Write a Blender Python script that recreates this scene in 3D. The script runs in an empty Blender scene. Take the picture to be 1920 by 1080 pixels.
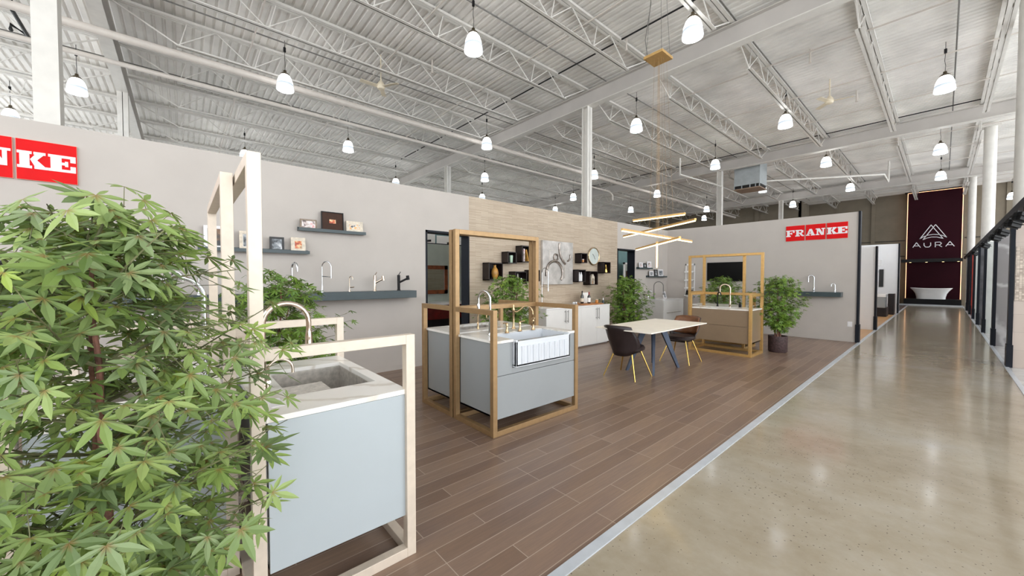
import bpy, math, random
from mathutils import Vector, Matrix
PI = math.pi
scene = bpy.context.scene
COL = scene.collection

# ------------------------------------------------------------------ camera, world, exposure
cd = bpy.data.cameras.new('camera'); cam = bpy.data.objects.new('camera', cd); COL.objects.link(cam)
cd.sensor_width = 36.0; cd.lens = 706.95 / 1920 * 36.0; cd.clip_start = 0.02; cd.clip_end = 200
cam.location = (0, 0, 1.5)
cam.rotation_euler = (math.radians(90 - 1.464), 0, math.radians(48.789))
scene.camera = cam
w = bpy.data.worlds.new('world'); scene.world = w; w.use_nodes = True
w.node_tree.nodes['Background'].inputs[0].default_value = (0.93, 0.97, 1.0, 1)
w.node_tree.nodes['Background'].inputs[1].default_value = 3.2
scene.view_settings.view_transform = 'Standard'; scene.view_settings.look = 'None'
scene.view_settings.exposure = 0.32; scene.view_settings.gamma = 1.0
scene.cycles.use_denoising = True
scene.cycles.max_bounces = 8; scene.cycles.diffuse_bounces = 5
scene.cycles.caustics_reflective = False; scene.cycles.caustics_refractive = False

# ------------------------------------------------------------------ materials
def lin(c):
    o = []
    for v in c[:3]:
        v /= 255.0
        o.append(v / 12.92 if v <= 0.04045 else ((v + 0.055) / 1.055) ** 2.4)
    return (o[0], o[1], o[2], 1)

class NT:
    def __init__(s, name):
        s.m = bpy.data.materials.new(name); s.m.use_nodes = True
        s.t = s.m.node_tree; s.n = s.t.nodes; s.b = s.n['Principled BSDF']
    def new(s, typ, **kw):
        n = s.n.new(typ)
        for k, v in kw.items():
            if k.startswith('i_'): n.inputs[k[2:].replace('_', ' ')].default_value = v
            else: setattr(n, k, v)
        return n
    def link(s, a, b): s.t.links.new(a, b)
    def coord(s, scale=(1, 1, 1), rot=(0, 0, 0), kind='Object', loc=(0, 0, 0)):
        tc = s.n.new('ShaderNodeTexCoord'); mp = s.n.new('ShaderNodeMapping')
        mp.inputs['Scale'].default_value = scale; mp.inputs['Rotation'].default_value = rot; mp.inputs['Location'].default_value = loc
        s.link(tc.outputs[kind], mp.inputs[0]); return mp.outputs[0]
    def ramp(s, fac, stops):
        r = s.n.new('ShaderNodeValToRGB'); e = r.color_ramp.elements
        while len(e) < len(stops): e.new(0.5)
        for i, (p, c) in enumerate(stops): e[i].position = p; e[i].color = lin(c)
        s.link(fac, r.inputs[0]); return r.outputs[0]
    def mix(s, fac, a, b, mode='MIX'):
        m = s.n.new('ShaderNodeMix'); m.data_type = 'RGBA'; m.blend_type = mode
        for inp, v in ((m.inputs[0], fac), (m.inputs[6], a), (m.inputs[7], b)):
            if hasattr(v, 'is_linked') or isinstance(v, bpy.types.NodeSocket): s.link(v, inp)
            else: inp.default_value = v
        return m.outputs[2]
    def bump(s, h, strength=0.2, dist=0.01):
        b = s.n.new('ShaderNodeBump'); b.inputs['Strength'].default_value = strength; b.inputs['Distance'].default_value = dist
        s.link(h, b.inputs['Height']); s.link(b.outputs[0], s.b.inputs['Normal'])
    def noise(s, vec, scale, detail=4, rough=0.55):
        n = s.n.new('ShaderNodeTexNoise'); n.inputs['Scale'].default_value = scale; n.inputs['Detail'].default_value = detail
        n.inputs['Roughness'].default_value = rough; s.link(vec, n.inputs['Vector']); return n.outputs['Fac']

def plain(name, c, rough=0.5, metal=0.0, var=0.06, vscale=6.0, bump=0.0, bscale=60, emit=None, estr=0, spec=0.5, coat=0):
    t = NT(name); b = t.b
    b.inputs['Roughness'].default_value = rough; b.inputs['Metallic'].default_value = metal
    b.inputs['Specular IOR Level'].default_value = spec; b.inputs['Coat Weight'].default_value = coat
    v = t.coord()
    n = t.noise(v, vscale)
    dk = tuple(x * (1 - var) for x in c); lt = tuple(min(255, x * (1 + var * 0.5)) for x in c)
    t.link(t.ramp(n, [(0.3, dk), (0.7, lt)]), b.inputs['Base Color'])
    if bump: t.bump(t.noise(v, bscale), bump, 0.004)
    if emit: b.inputs['Emission Color'].default_value = lin(emit); b.inputs['Emission Strength'].default_value = estr
    return t.m

M = {}
M['wall'] = plain('greige_wall_paint', (196, 189, 183), 0.85, var=0.02, vscale=2, bump=0.05, bscale=150)
M['wall_back'] = plain('partition_paint_white', (250, 251, 255), 0.8, var=0.01)
M['taupe'] = plain('taupe_precast_paint', (128, 119, 104), 0.9, var=0.08, vscale=1.2, bump=0.1)
M['deck'] = plain('painted_steel_deck', (238, 235, 230), 0.6, var=0.09, vscale=0.9)
M['steelwhite'] = plain('white_painted_steel', (222, 219, 213), 0.5, var=0.03)
M['beam'] = plain('grey_painted_beam', (196, 191, 186), 0.6, var=0.04, vscale=1.5)
M['pipe'] = plain('painted_pipe', (214, 206, 198), 0.45, var=0.03)
M['conduit'] = plain('galvanised_conduit', (120, 118, 114), 0.4, 0.6)
M['black'] = plain('satin_black', (18, 18, 20), 0.5, var=0.2, spec=0.3)
M['trimdark'] = plain('dark_navy_trim', (18, 22, 32), 0.55, var=0.1, spec=0.25)
M['shelfdark'] = plain('slate_shelf_paint', (58, 72, 76), 0.35, var=0.06)
M['gold'] = plain('brushed_champagne_metal', (168, 137, 98), 0.4, 0.5, var=0.05, vscale=20)
M['goldlit'] = plain('lit_pale_champagne_metal', (222, 208, 192), 0.42, 0.2, var=0.03, vscale=20)  # same champagne metal, with the light on the near frames put into colour
M['goldwarm'] = plain('warm_gold_and_tinted_champagne', (206, 166, 104), 0.38, 0.5, var=0.05, vscale=20)  # far frames: same champagne metal, their light tinted into colour; also chandelier gold
M['brass'] = plain('polished_brass', (226, 190, 110), 0.2, 1.0, var=0.04)
M['chrome'] = plain('chrome', (225, 228, 232), 0.07, 1.0, var=0.02)
M['nickel'] = plain('polished_nickel', (222, 205, 188), 0.12, 1.0, var=0.03)
M['champ'] = plain('champagne_bronze', (200, 172, 135), 0.2, 1.0, var=0.03)
M['lacq'] = plain('grey_lacquer', (178, 186, 191), 0.28, var=0.02, vscale=1.5, coat=0.3)
M['lacq2'] = plain('mid_grey_lacquer', (150, 154, 156), 0.25, var=0.02, vscale=1.5, coat=0.3)
M['taupelacq'] = plain('taupe_lacquer', (140, 120, 98), 0.3, var=0.03, coat=0.2)
M['whitecab'] = plain('white_cabinet', (235, 234, 232), 0.35, var=0.01)
M['white'] = plain('gloss_white', (245, 245, 246), 0.15, var=0.01, coat=0.4)
M['fireclay'] = plain('white_fireclay', (214, 218, 224), 0.18, var=0.01, coat=0.3)
M['offwhite'] = plain('cream_table_top', (252, 246, 235), 0.35, var=0.02)
M['tableleg'] = plain('blue_grey_steel', (72, 82, 100), 0.4, 0.4, var=0.1)
M['leather'] = plain('dark_brown_leather', (42, 33, 34), 0.34, var=0.15, vscale=15, bump=0.25, bscale=220)
M['leatherin'] = plain('tan_leather', (112, 72, 46), 0.34, var=0.18, vscale=15, bump=0.2, bscale=200)
M['red'] = plain('red_sign_face', (222, 8, 14), 0.55, var=0.03, spec=0.2)
M['letter'] = plain('white_letter', (238, 236, 240), 0.4, var=0.01)
M['signedge'] = plain('sign_edge', (235, 170, 150), 0.4)
M['maroon'] = plain('maroon_panel', (44, 9, 20), 0.8, var=0.08, vscale=0.8, spec=0.15)
M['glowstrip'] = plain('warm_led_strip', (255, 220, 180), 0.5, emit=(255, 190, 140), estr=1.6)
M['barlight'] = plain('warm_led_diffuser', (255, 235, 200), 0.5, emit=(255, 226, 165), estr=3.5)
M['espresso'] = plain('espresso_wood', (30, 17, 18), 0.4, var=0.25, vscale=12)
M['screen'] = plain('black_screen', (6, 6, 8), 0.3, var=0.3, spec=0.2)
M['sage'] = plain('sage_wall_paint', (166, 175, 167), 0.85, var=0.03)
M['teal'] = plain('pale_teal_paint', (120, 152, 154), 0.85, var=0.03)
M['mirrorwood'] = plain('walnut_mirror_wood', (120, 66, 38), 0.4, var=0.3, vscale=9)
M['mirror'] = plain('mirror_glass', (205, 215, 212), 0.03, 1.0, var=0.0)
M['redlacq'] = plain('dark_red_lacquer', (92, 12, 16), 0.2, var=0.2, coat=0.5)
M['bark'] = plain('brown_bark', (134, 92, 78), 0.85, var=0.35, vscale=25, bump=0.5, bscale=70)
M['twig'] = plain('green_brown_twig', (112, 112, 78), 0.7, var=0.35, vscale=14)
M['potdark'] = plain('woven_dark_pot', (74, 56, 56), 0.6, var=0.35, vscale=30, bump=0.6, bscale=60)
M['soil'] = plain('dark_soil', (45, 36, 28), 0.95, var=0.4, vscale=40, bump=0.8)
M['grey'] = plain('hvac_grey', (168, 174, 176), 0.5, var=0.05)
M['cardboard'] = plain('brown_louvre_panel', (150, 128, 110), 0.7)
M['fan'] = plain('cream_fan', (222, 210, 186), 0.5)
M['woodpale'] = plain('whitewashed_frame_wood', (226, 214, 196), 0.6, var=0.12, vscale=25)
M['woodgrey'] = plain('weathered_grey_wood', (150, 134, 118), 0.6, var=0.25, vscale=25)
M['woodboard'] = plain('cutting_board_wood', (186, 122, 68), 0.5, var=0.2, vscale=14)
M['framedark'] = plain('charcoal_frame', (38, 38, 40), 0.45)
M['frameebony'] = plain('dark_brown_frame', (52, 32, 24), 0.5, var=0.2, vscale=20)
M['mat'] = plain('white_mat_board', (244, 243, 240), 0.8, var=0.01)
M['matbrown'] = plain('brown_mat_board', (66, 42, 30), 0.8, var=0.12, vscale=30)
M['vase'] = plain('mustard_ceramic', (196, 144, 70), 0.3, var=0.2, vscale=14)
M['jar'] = plain('mint_ceramic', (186, 212, 190), 0.3)
M['amber'] = plain('amber_liquid', (190, 120, 40), 0.1, var=0.1, coat=0.5)
M['wine'] = plain('dark_bottle_glass', (16, 14, 12), 0.08, coat=0.6)
M['labelred'] = plain('red_foil', (150, 22, 30), 0.3)
M['clockface'] = plain('pale_grey_clock_face', (206, 214, 210), 0.5)
M['tilewhite'] = plain('pale_bay_floor', (200, 200, 200), 0.2, var=0.1, vscale=5)
M['charcoaltile'] = plain('charcoal_tile', (92, 92, 98), 0.25, var=0.25, vscale=3)
M['redtile'] = plain('terracotta_red_tile', (165, 48, 30), 0.35, var=0.15, vscale=6)
M['whitetile'] = plain('white_wall_tile', (222, 226, 222), 0.25, var=0.04, vscale=4)
M['bamboo'] = plain('bamboo_screen', (190, 140, 60), 0.6, var=0.35, vscale=40)
M['strip'] = plain('pale_metal_strip', (206, 212, 220), 0.35, 0.3, var=0.05)
M['agedsilver'] = plain('aged_silver', (168, 158, 150), 0.3, 0.85, var=0.3, vscale=12)
M['steel'] = plain('brushed_stainless', (204, 198, 190), 0.35, 0.55, var=0.12, vscale=30)

def m_woodfloor():
    t = NT('dark_oak_plank_floor'); v = t.coord((1, 1, 1), (0, 0, PI / 2))
    br = t.new('ShaderNodeTexBrick'); t.link(v, br.inputs['Vector'])
    br.offset = 0.37; br.offset_frequency = 3; br.squash = 1
    for k, x in (('Scale', 1.0), ('Mortar Size', 0.0025), ('Mortar Smooth', 0.2), ('Bias', 0.0), ('Brick Width', 0.95), ('Row Height', 0.127)): br.inputs[k].default_value = x
    br.inputs['Color1'].default_value = lin((124, 98, 82)); br.inputs['Color2'].default_value = lin((166, 144, 128)); br.inputs['Mortar'].default_value = lin((176, 156, 140))
    g = t.noise(t.coord((30, 1.6, 1)), 3.0, 8, 0.65)
    g2 = t.noise(t.coord((3, 0.8, 1)), 1.5, 3)
    c = t.mix(0.62, br.outputs['Color'], t.ramp(g, [(0.25, (104, 88, 78)), (0.5, (140, 122, 108)), (0.8, (180, 162, 148))]), 'OVERLAY')
    c = t.mix(0.30, c, t.ramp(g2, [(0.3, (130, 118, 114)), (0.7, (156, 134, 114))]))
    c = t.mix(br.outputs['Fac'], c, lin((176, 158, 143)))
    t.link(c, t.b.inputs['Base Color']); t.b.inputs['Roughness'].default_value = 0.32
    t.bump(g, 0.12, 0.003); return t.m
M['woodfloor'] = m_woodfloor()

def m_concrete():
    t = NT('polished_concrete'); v = t.coord()
    a = t.noise(t.coord((0.5, 1.0, 1)), 0.8, 6, 0.6)
    b = t.noise(v, 5, 8, 0.7)
    c = t.ramp(a, [(0.3, (142, 127, 103)), (0.5, (164, 153, 133)), (0.7, (172, 166, 155))])
    c = t.mix(0.35, c, t.ramp(b, [(0.3, (138, 123, 99)), (0.7, (182, 174, 160))]))
    vo = t.new('ShaderNodeTexVoronoi'); vo.inputs['Scale'].default_value = 42; vo.inputs['Randomness'].default_value = 1
    t.link(v, vo.inputs['Vector'])
    mask = t.noise(v, 1.1, 3)
    mlt = t.new('ShaderNodeMath', operation='MULTIPLY'); t.link(mask, mlt.inputs[0]); mlt.inputs[1].default_value = 0.34
    lt = t.new('ShaderNodeMath', operation='LESS_THAN'); t.link(vo.outputs['Distance'], lt.inputs[0]); t.link(mlt.outputs[0], lt.inputs[1])
    rnd = t.new('ShaderNodeMath', operation='GREATER_THAN'); sp = t.n.new('ShaderNodeSeparateColor'); t.link(vo.outputs['Color'], sp.inputs[0]); t.link(sp.outputs[0], rnd.inputs[0]); rnd.inputs[1].default_value = 0.66
    mm = t.new('ShaderNodeMath', operation='MULTIPLY'); t.link(lt.outputs[0], mm.inputs[0]); t.link(rnd.outputs[0], mm.inputs[1])
    c = t.mix(mm.outputs[0], c, lin((112, 100, 86)))
    t.link(c, t.b.inputs['Base Color'])
    r = t.new('ShaderNodeMapRange'); r.inputs['To Min'].default_value = 0.1; r.inputs['To Max'].default_value = 0.24
    t.link(b, r.inputs['Value']); t.link(r.outputs[0], t.b.inputs['Roughness'])
    t.b.inputs['Coat Weight'].default_value = 0.25; t.b.inputs['Coat Roughness'].default_value = 0.08
    return t.m
M['concrete'] = m_concrete()

def m_brick(name, c1, c2, mort, bw, rh, ms, axis, rough=0.6, bump=0.3, offset=0.5, rnd=None):
    t = NT(name)
    rot = {'x': (PI / 2, 0, PI / 2), 'y': (PI / 2, 0, 0), 'z': (0, 0, 0)}[axis]
    # map the wall plane onto the texture's XY plane
    tc = t.n.new('ShaderNodeTexCoord'); sp = t.n.new('ShaderNodeSeparateXYZ'); cb = t.n.new('ShaderNodeCombineXYZ')
    t.link(tc.outputs['Object'], sp.inputs[0])
    a, b = {'x': (1, 2), 'y': (0, 2), 'z': (0, 1)}[axis]
    t.link(sp.outputs[a], cb.inputs[0]); t.link(sp.outputs[b], cb.inputs[1])
    br = t.new('ShaderNodeTexBrick'); t.link(cb.outputs[0], br.inputs['Vector']); br.offset = offset
    for k, x in (('Scale', 1.0), ('Mortar Size', ms), ('Mortar Smooth', 0.3), ('Bias', 0.0), ('Brick Width', bw), ('Row Height', rh)): br.inputs[k].default_value = x
    br.inputs['Color1'].default_value = lin(c1); br.inputs['Color2'].default_value = lin(c2); br.inputs['Mortar'].default_value = lin(mort)
    c = br.outputs['Color']
    if rnd: c = t.mix(0.3, c, t.ramp(t.noise(tc.outputs['Object'], rnd[0], 5), [(0.3, rnd[1]), (0.7, rnd[2])]))
    t.link(c, t.b.inputs['Base Color']); t.b.inputs['Roughness'].default_value = rough
    if bump: t.bump(br.outputs['Fac'], -bump, 0.004)
    return t.m
M['ledger'] = m_brick('beige_ledger_tile', (206, 190, 168), (180, 160, 138), (134, 118, 102), 0.31, 0.021, 0.0016, 'x', 0.6, 0.6, 0.43, (1.2, (170, 155, 140), (214, 200, 182)))
M['beigetile'] = m_brick('beige_wall_tile', (196, 182, 172), (188, 174, 164), (160, 148, 140), 0.6, 0.3, 0.002, 'y', 0.3, 0.1)
M['mosaic'] = m_brick('mosaic_tile', (214, 200, 186), (166, 150, 138), (150, 138, 128), 0.03, 0.03, 0.002, 'y', 0.25, 0.2, 0.0)
M['honeyfloor'] = m_brick('honey_oak_floor', (206, 160, 108), (188, 142, 92), (150, 110, 72), 0.13, 1.2, 0.002, 'z', 0.35, 0.05)

def m_marble(name, base, vein, scale=2.2, rough=0.2):
    t = NT(name); v = t.coord()
    n = t.noise(v, scale, 8, 0.7)
    wv = t.new('ShaderNodeTexWave'); wv.inputs['Scale'].default_value = scale * 0.6; wv.inputs['Distortion'].default_value = 9; wv.inputs['Detail'].default_value = 5
    mp = t.coord((1, 1, 1), (0.3, 0.5, 0.9)); t.link(mp, wv.inputs['Vector'])
    c = t.ramp(wv.outputs['Fac'], [(0.0, vein), (0.06, tuple((a + b * 3) / 4 for a, b in zip(vein, base))), (0.14, base)])
    c = t.mix(0.25, c, t.ramp(n, [(0.35, tuple(x * 0.93 for x in base)), (0.65, base)]))
    t.link(c, t.b.inputs['Base Color']); t.b.inputs['Roughness'].default_value = rough; return t.m
M['marble'] = m_marble('white_marble', (246, 243, 238), (214, 206, 194))
M['greymarble'] = m_marble('grey_marble', (150, 148, 150), (205, 205, 208), 1.2)
M['greystone'] = plain('silver_panel_paint', (196, 192, 188), 0.4, 0.2, var=0.16, vscale=5)

def m_picture(name, cols, scale=9):
    t = NT(name); v = t.coord()
    vo = t.new('ShaderNodeTexVoronoi'); vo.inputs['Scale'].default_value = scale * 3; t.link(v, vo.inputs['Vector'])
    sp = t.n.new('ShaderNodeSeparateColor'); t.link(vo.outputs['Color'], sp.inputs[0])
    n = t.noise(v, scale, 2)
    m = t.new('ShaderNodeMath', operation='MULTIPLY_ADD'); t.link(sp.outputs[0], m.inputs[0]); m.inputs[1].default_value = 0.3; t.link(n, m.inputs[2])
    m2 = t.new('ShaderNodeMath', operation='SUBTRACT'); t.link(m.outputs[0], m2.inputs[0]); m2.inputs[1].default_value = 0.15
    k = len(cols)
    t.link(t.ramp(m2.outputs[0], [(0.25 + 0.5 * i / (k - 1), c) for i, c in enumerate(cols)]), t.b.inputs['Base Color'])
    t.b.inputs['Roughness'].default_value = 0.3; return t.m
M['pic_basket'] = m_picture('photo_basket', [(20, 20, 24), (34, 32, 36), (120, 84, 54), (210, 186, 150)], 5)
M['pic_bw'] = m_picture('photo_monochrome', [(40, 44, 50), (130, 136, 142), (224, 226, 230)], 12)
M['pic_food'] = m_picture('photo_food', [(150, 40, 20), (206, 96, 40), (240, 210, 160), (120, 20, 18)], 14)
M['pic_pink'] = m_picture('photo_pink', [(90, 80, 80), (190, 170, 165), (240, 236, 236), (214, 130, 130)], 12)
M['pic_fruit'] = m_picture('photo_fruit', [(40, 40, 60), (240, 236, 226), (230, 160, 40), (240, 240, 236)], 16)

def m_leaf(name, cols, red=(150, 96, 50)):
    t = NT(name)
    g = t.n.new('ShaderNodeNewGeometry'); at = t.n.new('ShaderNodeAttribute'); at.attribute_name = 'rad'
    k = len(cols)
    c = t.ramp(g.outputs['Random Per Island'], [(i / (k - 1), x) for i, x in enumerate(cols)])
    f = t.new('ShaderNodeMapRange'); f.inputs['From Min'].default_value = 0.0; f.inputs['From Max'].default_value = 0.32; f.inputs['To Min'].default_value = 0.75; f.inputs['To Max'].default_value = 0.0
    t.link(at.outputs['Fac'], f.inputs['Value'])
    c = t.mix(f.outputs[0], c, lin(red))
    t.link(c, t.b.inputs['Base Color']); t.b.inputs['Roughness'].default_value = 0.5
    tr = t.n.new('ShaderNodeBsdfTranslucent'); t.link(c, tr.inputs['Color'])
    mx = t.n.new('ShaderNodeMixShader'); mx.inputs[0].default_value = 0.28
    t.link(t.b.outputs[0], mx.inputs[1]); t.link(tr.outputs[0], mx.inputs[2])
    t.link(mx.outputs[0], t.n['Material Output'].inputs['Surface']); return t.m
M['leafnear'] = m_leaf('maple_leaf_pale', [(92, 116, 60), (154, 178, 96), (126, 148, 92), (176, 196, 122), (112, 134, 84), (146, 164, 118), (164, 186, 88)])
M['leaffar'] = m_leaf('maple_leaf_green', [(78, 112, 38), (122, 156, 54), (100, 136, 58), (142, 174, 74), (112, 150, 78), (130, 160, 48)], (110, 90, 36))

def m_shade():
    t = NT('lit_ribbed_acrylic'); b = t.b
    b.inputs['Base Color'].default_value = lin((186, 194, 202)); b.inputs['Roughness'].default_value = 0.15
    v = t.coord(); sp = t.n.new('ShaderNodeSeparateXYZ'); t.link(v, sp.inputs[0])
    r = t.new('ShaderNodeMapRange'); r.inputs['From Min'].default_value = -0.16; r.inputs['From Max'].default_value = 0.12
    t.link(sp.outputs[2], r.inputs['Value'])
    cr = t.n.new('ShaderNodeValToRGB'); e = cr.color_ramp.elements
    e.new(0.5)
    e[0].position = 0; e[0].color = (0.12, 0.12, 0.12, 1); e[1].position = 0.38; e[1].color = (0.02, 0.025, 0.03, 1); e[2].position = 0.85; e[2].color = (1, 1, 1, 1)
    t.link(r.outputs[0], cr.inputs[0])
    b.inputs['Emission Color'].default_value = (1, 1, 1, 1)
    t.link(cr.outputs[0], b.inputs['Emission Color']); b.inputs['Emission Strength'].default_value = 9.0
    return t.m
M['shade'] = m_shade()
M['cap'] = plain('bronze_cap', (80, 70, 52), 0.4, 0.5)

# ------------------------------------------------------------------ mesh helpers
class MB:
    def __init__(s): s.v = []; s.f = []; s.rad = []
    def add(s, vs, fs):
        o = len(s.v); s.v += [tuple(p) for p in vs]; s.f += [tuple(i + o for i in f) for f in fs]; return s
    def box(s, x0, x1, y0, y1, z0, z1):
        vs = [(x, y, z) for z in (z0, z1) for y in (y0, y1) for x in (x0, x1)]
        return s.add(vs, [(0, 2, 3, 1), (4, 5, 7, 6), (0, 1, 5, 4), (2, 6, 7, 3), (0, 4, 6, 2), (1, 3, 7, 5)])
    def obox(s, c, ax, ay, az):
        c = Vector(c); ax = Vector(ax); ay = Vector(ay); az = Vector(az)
        vs = [c + ax * i + ay * j + az * k for k in (-1, 1) for j in (-1, 1) for i in (-1, 1)]
        return s.add(vs, [(0, 2, 3, 1), (4, 5, 7, 6), (0, 1, 5, 4), (2, 6, 7, 3), (0, 4, 6, 2), (1, 3, 7, 5)])
    def bar(s, a, b, w, h=None, up=(0, 0, 1)):
        a = Vector(a); b = Vector(b); d = b - a; L = d.length; d.normalize(); up = Vector(up)
        if abs(d.dot(up)) > 0.98: up = Vector((0, 1, 0))
        r = d.cross(up).normalized(); u = r.cross(d)
        return s.obox((a + b) / 2, d * L / 2, r * w / 2, u * (h or w) / 2)
    def tube(s, pts, r, n=10, cap=True):
        pts = [Vector(p) for p in pts]; rs = r if isinstance(r, (list, tuple)) else [r] * len(pts)
        o = len(s.v); prev = None
        for i, p in enumerate(pts):
            d = (pts[min(i + 1, len(pts) - 1)] - pts[max(i - 1, 0)]).normalized()
            if prev is None:
                ref = Vector((0, 0, 1)) if abs(d.z) < 0.9 else Vector((1, 0, 0))
                a = d.cross(ref).normalized()
            else: a = (prev - d * prev.dot(d)).normalized()
            prev = a; b = d.cross(a)
            for k in range(n):
                t = 2 * PI * k / n; s.v.append(tuple(p + (a * math.cos(t) + b * math.sin(t)) * rs[i]))
        for i in range(len(pts) - 1):
            for k in range(n):
                s.f.append((o + i * n + k, o + i * n + (k + 1) % n, o + (i + 1) * n + (k + 1) % n, o + (i + 1) * n + k))
        if cap:
            s.f.append(tuple(o + k for k in range(n))[::-1]); s.f.append(tuple(o + (len(pts) - 1) * n + k for k in range(n)))
        return s
    def cyl(s, a, b, r, n=16, r2=None): return s.tube([a, b], [r, r if r2 is None else r2], n)
    def lathe(s, prof, c=(0, 0, 0), n=24, cap=True):
        o = len(s.v)
        for (r, z) in prof:
            for k in range(n):
                t = 2 * PI * k / n; s.v.append((c[0] + r * math.cos(t), c[1] + r * math.sin(t), c[2] + z))
        for i in range(len(prof) - 1):
            for k in range(n):
                s.f.append((o + i * n + k, o + i * n + (k + 1) % n, o + (i + 1) * n + (k + 1) % n, o + (i + 1) * n + k))
        if cap:
            s.f.append(tuple(o + k for k in range(n))[::-1]); s.f.append(tuple(o + (len(prof) - 1) * n + k for k in range(n)))
        return s
    def poly(s, pts2, f0, f1):
        # extrude the 2-D polygon pts2 between mapping functions f0 and f1
        n = len(pts2)
        vs = [f0(*p) for p in pts2] + [f1(*p) for p in pts2]
        fs = [tuple(range(n))[::-1], tuple(range(n, 2 * n))] + [(i, (i + 1) % n, n + (i + 1) % n, n + i) for i in range(n)]
        return s.add(vs, fs)
    def build(s, name, mat, parent=None, smooth=False, bevel=0, attr=False, solid=0):
        me = bpy.data.meshes.new(name)
        if parent is not None: off = Vector(parent.get('_o', (0, 0, 0)))
        else:
            xs = [v[0] for v in s.v]; ys = [v[1] for v in s.v]; zs = [v[2] for v in s.v]
            off = Vector(((min(xs) + max(xs)) / 2, (min(ys) + max(ys)) / 2, min(zs)))
        me.from_pydata([tuple(Vector(v) - off) for v in s.v], [], s.f); me.update()
        if mat is not None: me.materials.append(mat if not isinstance(mat, str) else M[mat])
        if smooth:
            for p in me.polygons: p.use_smooth = True
            try: me.set_sharp_from_angle(angle=math.radians(40))
            except Exception: pass
        if attr:
            at = me.attributes.new('rad', 'FLOAT', 'POINT'); at.data.foreach_set('value', s.rad)
        o = bpy.data.objects.new(name, me); COL.objects.link(o)
        if parent is not None: o.parent = parent; o['_o'] = tuple(off)
        else: o.location = off; o['_o'] = tuple(off)
        if bevel:
            b = o.modifiers.new('bevel', 'BEVEL'); b.width = bevel; b.segments = 2; b.limit_method = 'ANGLE'
        return o

def tag(o, label, cat, group=None, kind=None):
    o['label'] = label; o['category'] = cat
    if group: o['group'] = group
    if kind: o['kind'] = kind
    return o
def thing(name, label, cat, loc=(0, 0, 0), group=None):
    o = bpy.data.objects.new(name, None); COL.objects.link(o); o.location = loc; o['_o'] = tuple(loc); o.empty_display_size = 0.1
    return tag(o, label, cat, group)
def struct(o):
    o['kind'] = 'structure'; return o
def dup(root, loc, rotz=None, label=None, group=None, scale=None):
    def cp(o, parent):
        c = o.copy(); COL.objects.link(c)
        if parent is not None: c.parent = parent
        for ch in kids.get(o.name, []): cp(ch, c)
        return c
    kids = {}
    def walk(o):
        kids[o.name] = list(o.children)
        for ch in o.children: walk(ch)
    walk(root)
    r = cp(root, None); r.location = loc
    if rotz is not None: r.rotation_euler = (0, 0, rotz)
    if scale is not None: r.scale = (scale,) * 3
    if label: r['label'] = label
    if group: r['group'] = group
    return r
ORD = ['first', 'second', 'third', 'fourth', 'fifth', 'sixth', 'seventh', 'eighth']

# ------------------------------------------------------------------ setting
XW = -5.88; YF = 11.85; XS = -1.25; HW = 3.04
struct(MB().box(XS, 0.74, -6, 33, -0.1, 0.0).build('floor', 'concrete'))
struct(MB().box(-9.5, XS, -6, YF, -0.1, 0.0).build('floor', 'woodfloor'))
struct(MB().box(-24, -9.5, -6, 33, -0.1, 0.0).build('floor', 'tilewhite'))
struct(MB().box(-9.5, XS, YF, 24, -0.1, 0.0).build('floor', 'honeyfloor'))
struct(MB().box(-9.5, XS, 24, 33, -0.1, 0.0).build('floor', 'charcoaltile'))
struct(MB().box(0.74, 7, -6, 33, -0.1, 0.0).build('floor', 'tilewhite'))
struct(MB().box(XS - 0.03, XS + 0.03, -6, 30, -0.05, 0.008).build('trim_1', 'strip'))
struct(MB().box(0.715, 0.765, -6, 31, -0.05, 0.008).build('trim_2', 'strip'))

# corrugated deck
mb = MB(); ys = []; y = -6.0
while y < 33:
    for dy, dz in ((0, 0), (0.085, 0), (0.105, 0.032), (0.13, 0.032)): ys.append((y + dy, 6.5 + dz))
    y += 0.15
n = len(ys)
mb.v = [(-26, a, b) for a, b in ys] + [(8, a, b) for a, b in ys]
mb.f = [(i, i + 1, n + i + 1, n + i) for i in range(n - 1)]
mb.add([(-26, -6, 6.62), (8, -6, 6.62), (8, 33, 6.62), (-26, 33, 6.62)], [(0, 1, 2, 3)])
struct(mb.build('ceiling', 'deck'))

# precast back walls, plus unseen front and left walls added to shade the room
struct(MB().box(-26, 8, -6.3, -6, 0, 2.8).build('wall_unseen_front', 'wall'))  # unseen wall behind camera, added to block front light; low top lights ceiling
struct(MB().box(-26.3, -26, -6, 30.5, 0, 6.5).build('wall_unseen_left', 'taupe'))  # unseen wall, added to darken the left part of the ceiling
mb = MB().box(-26, -6.1, 30.2, 30.5, 0, 6.5)
for x in (-23, -20, -17, -14, -11, -8.6): mb.box(x - 0.12, x + 0.12, 30.12, 30.2, 0, 6.5)
struct(mb.build('wall_back', 'taupe'))
mb = MB().box(-6.1, 7, 32.3, 32.6, 0, 6.5).box(-6.25, -6.1, 30.2, 32.6, 0, 6.5)
for x in (-4.6, -2.9, 2.2, 4.5): mb.box(x - 0.09, x + 0.09, 32.24, 32.3, 0, 6.5)
struct(mb.build('wall_back_right', 'taupe'))
for i, (a, b) in enumerate(((-6.0, -1.5), (0.75, 6.9))):
    for z in (3.72, 2.8): struct(MB().box(a, b, 32.25, 32.3, z, z + 0.03).build('trim_%d' % (3 + i * 2 + (z < 3)), 'trimdark'))

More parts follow.
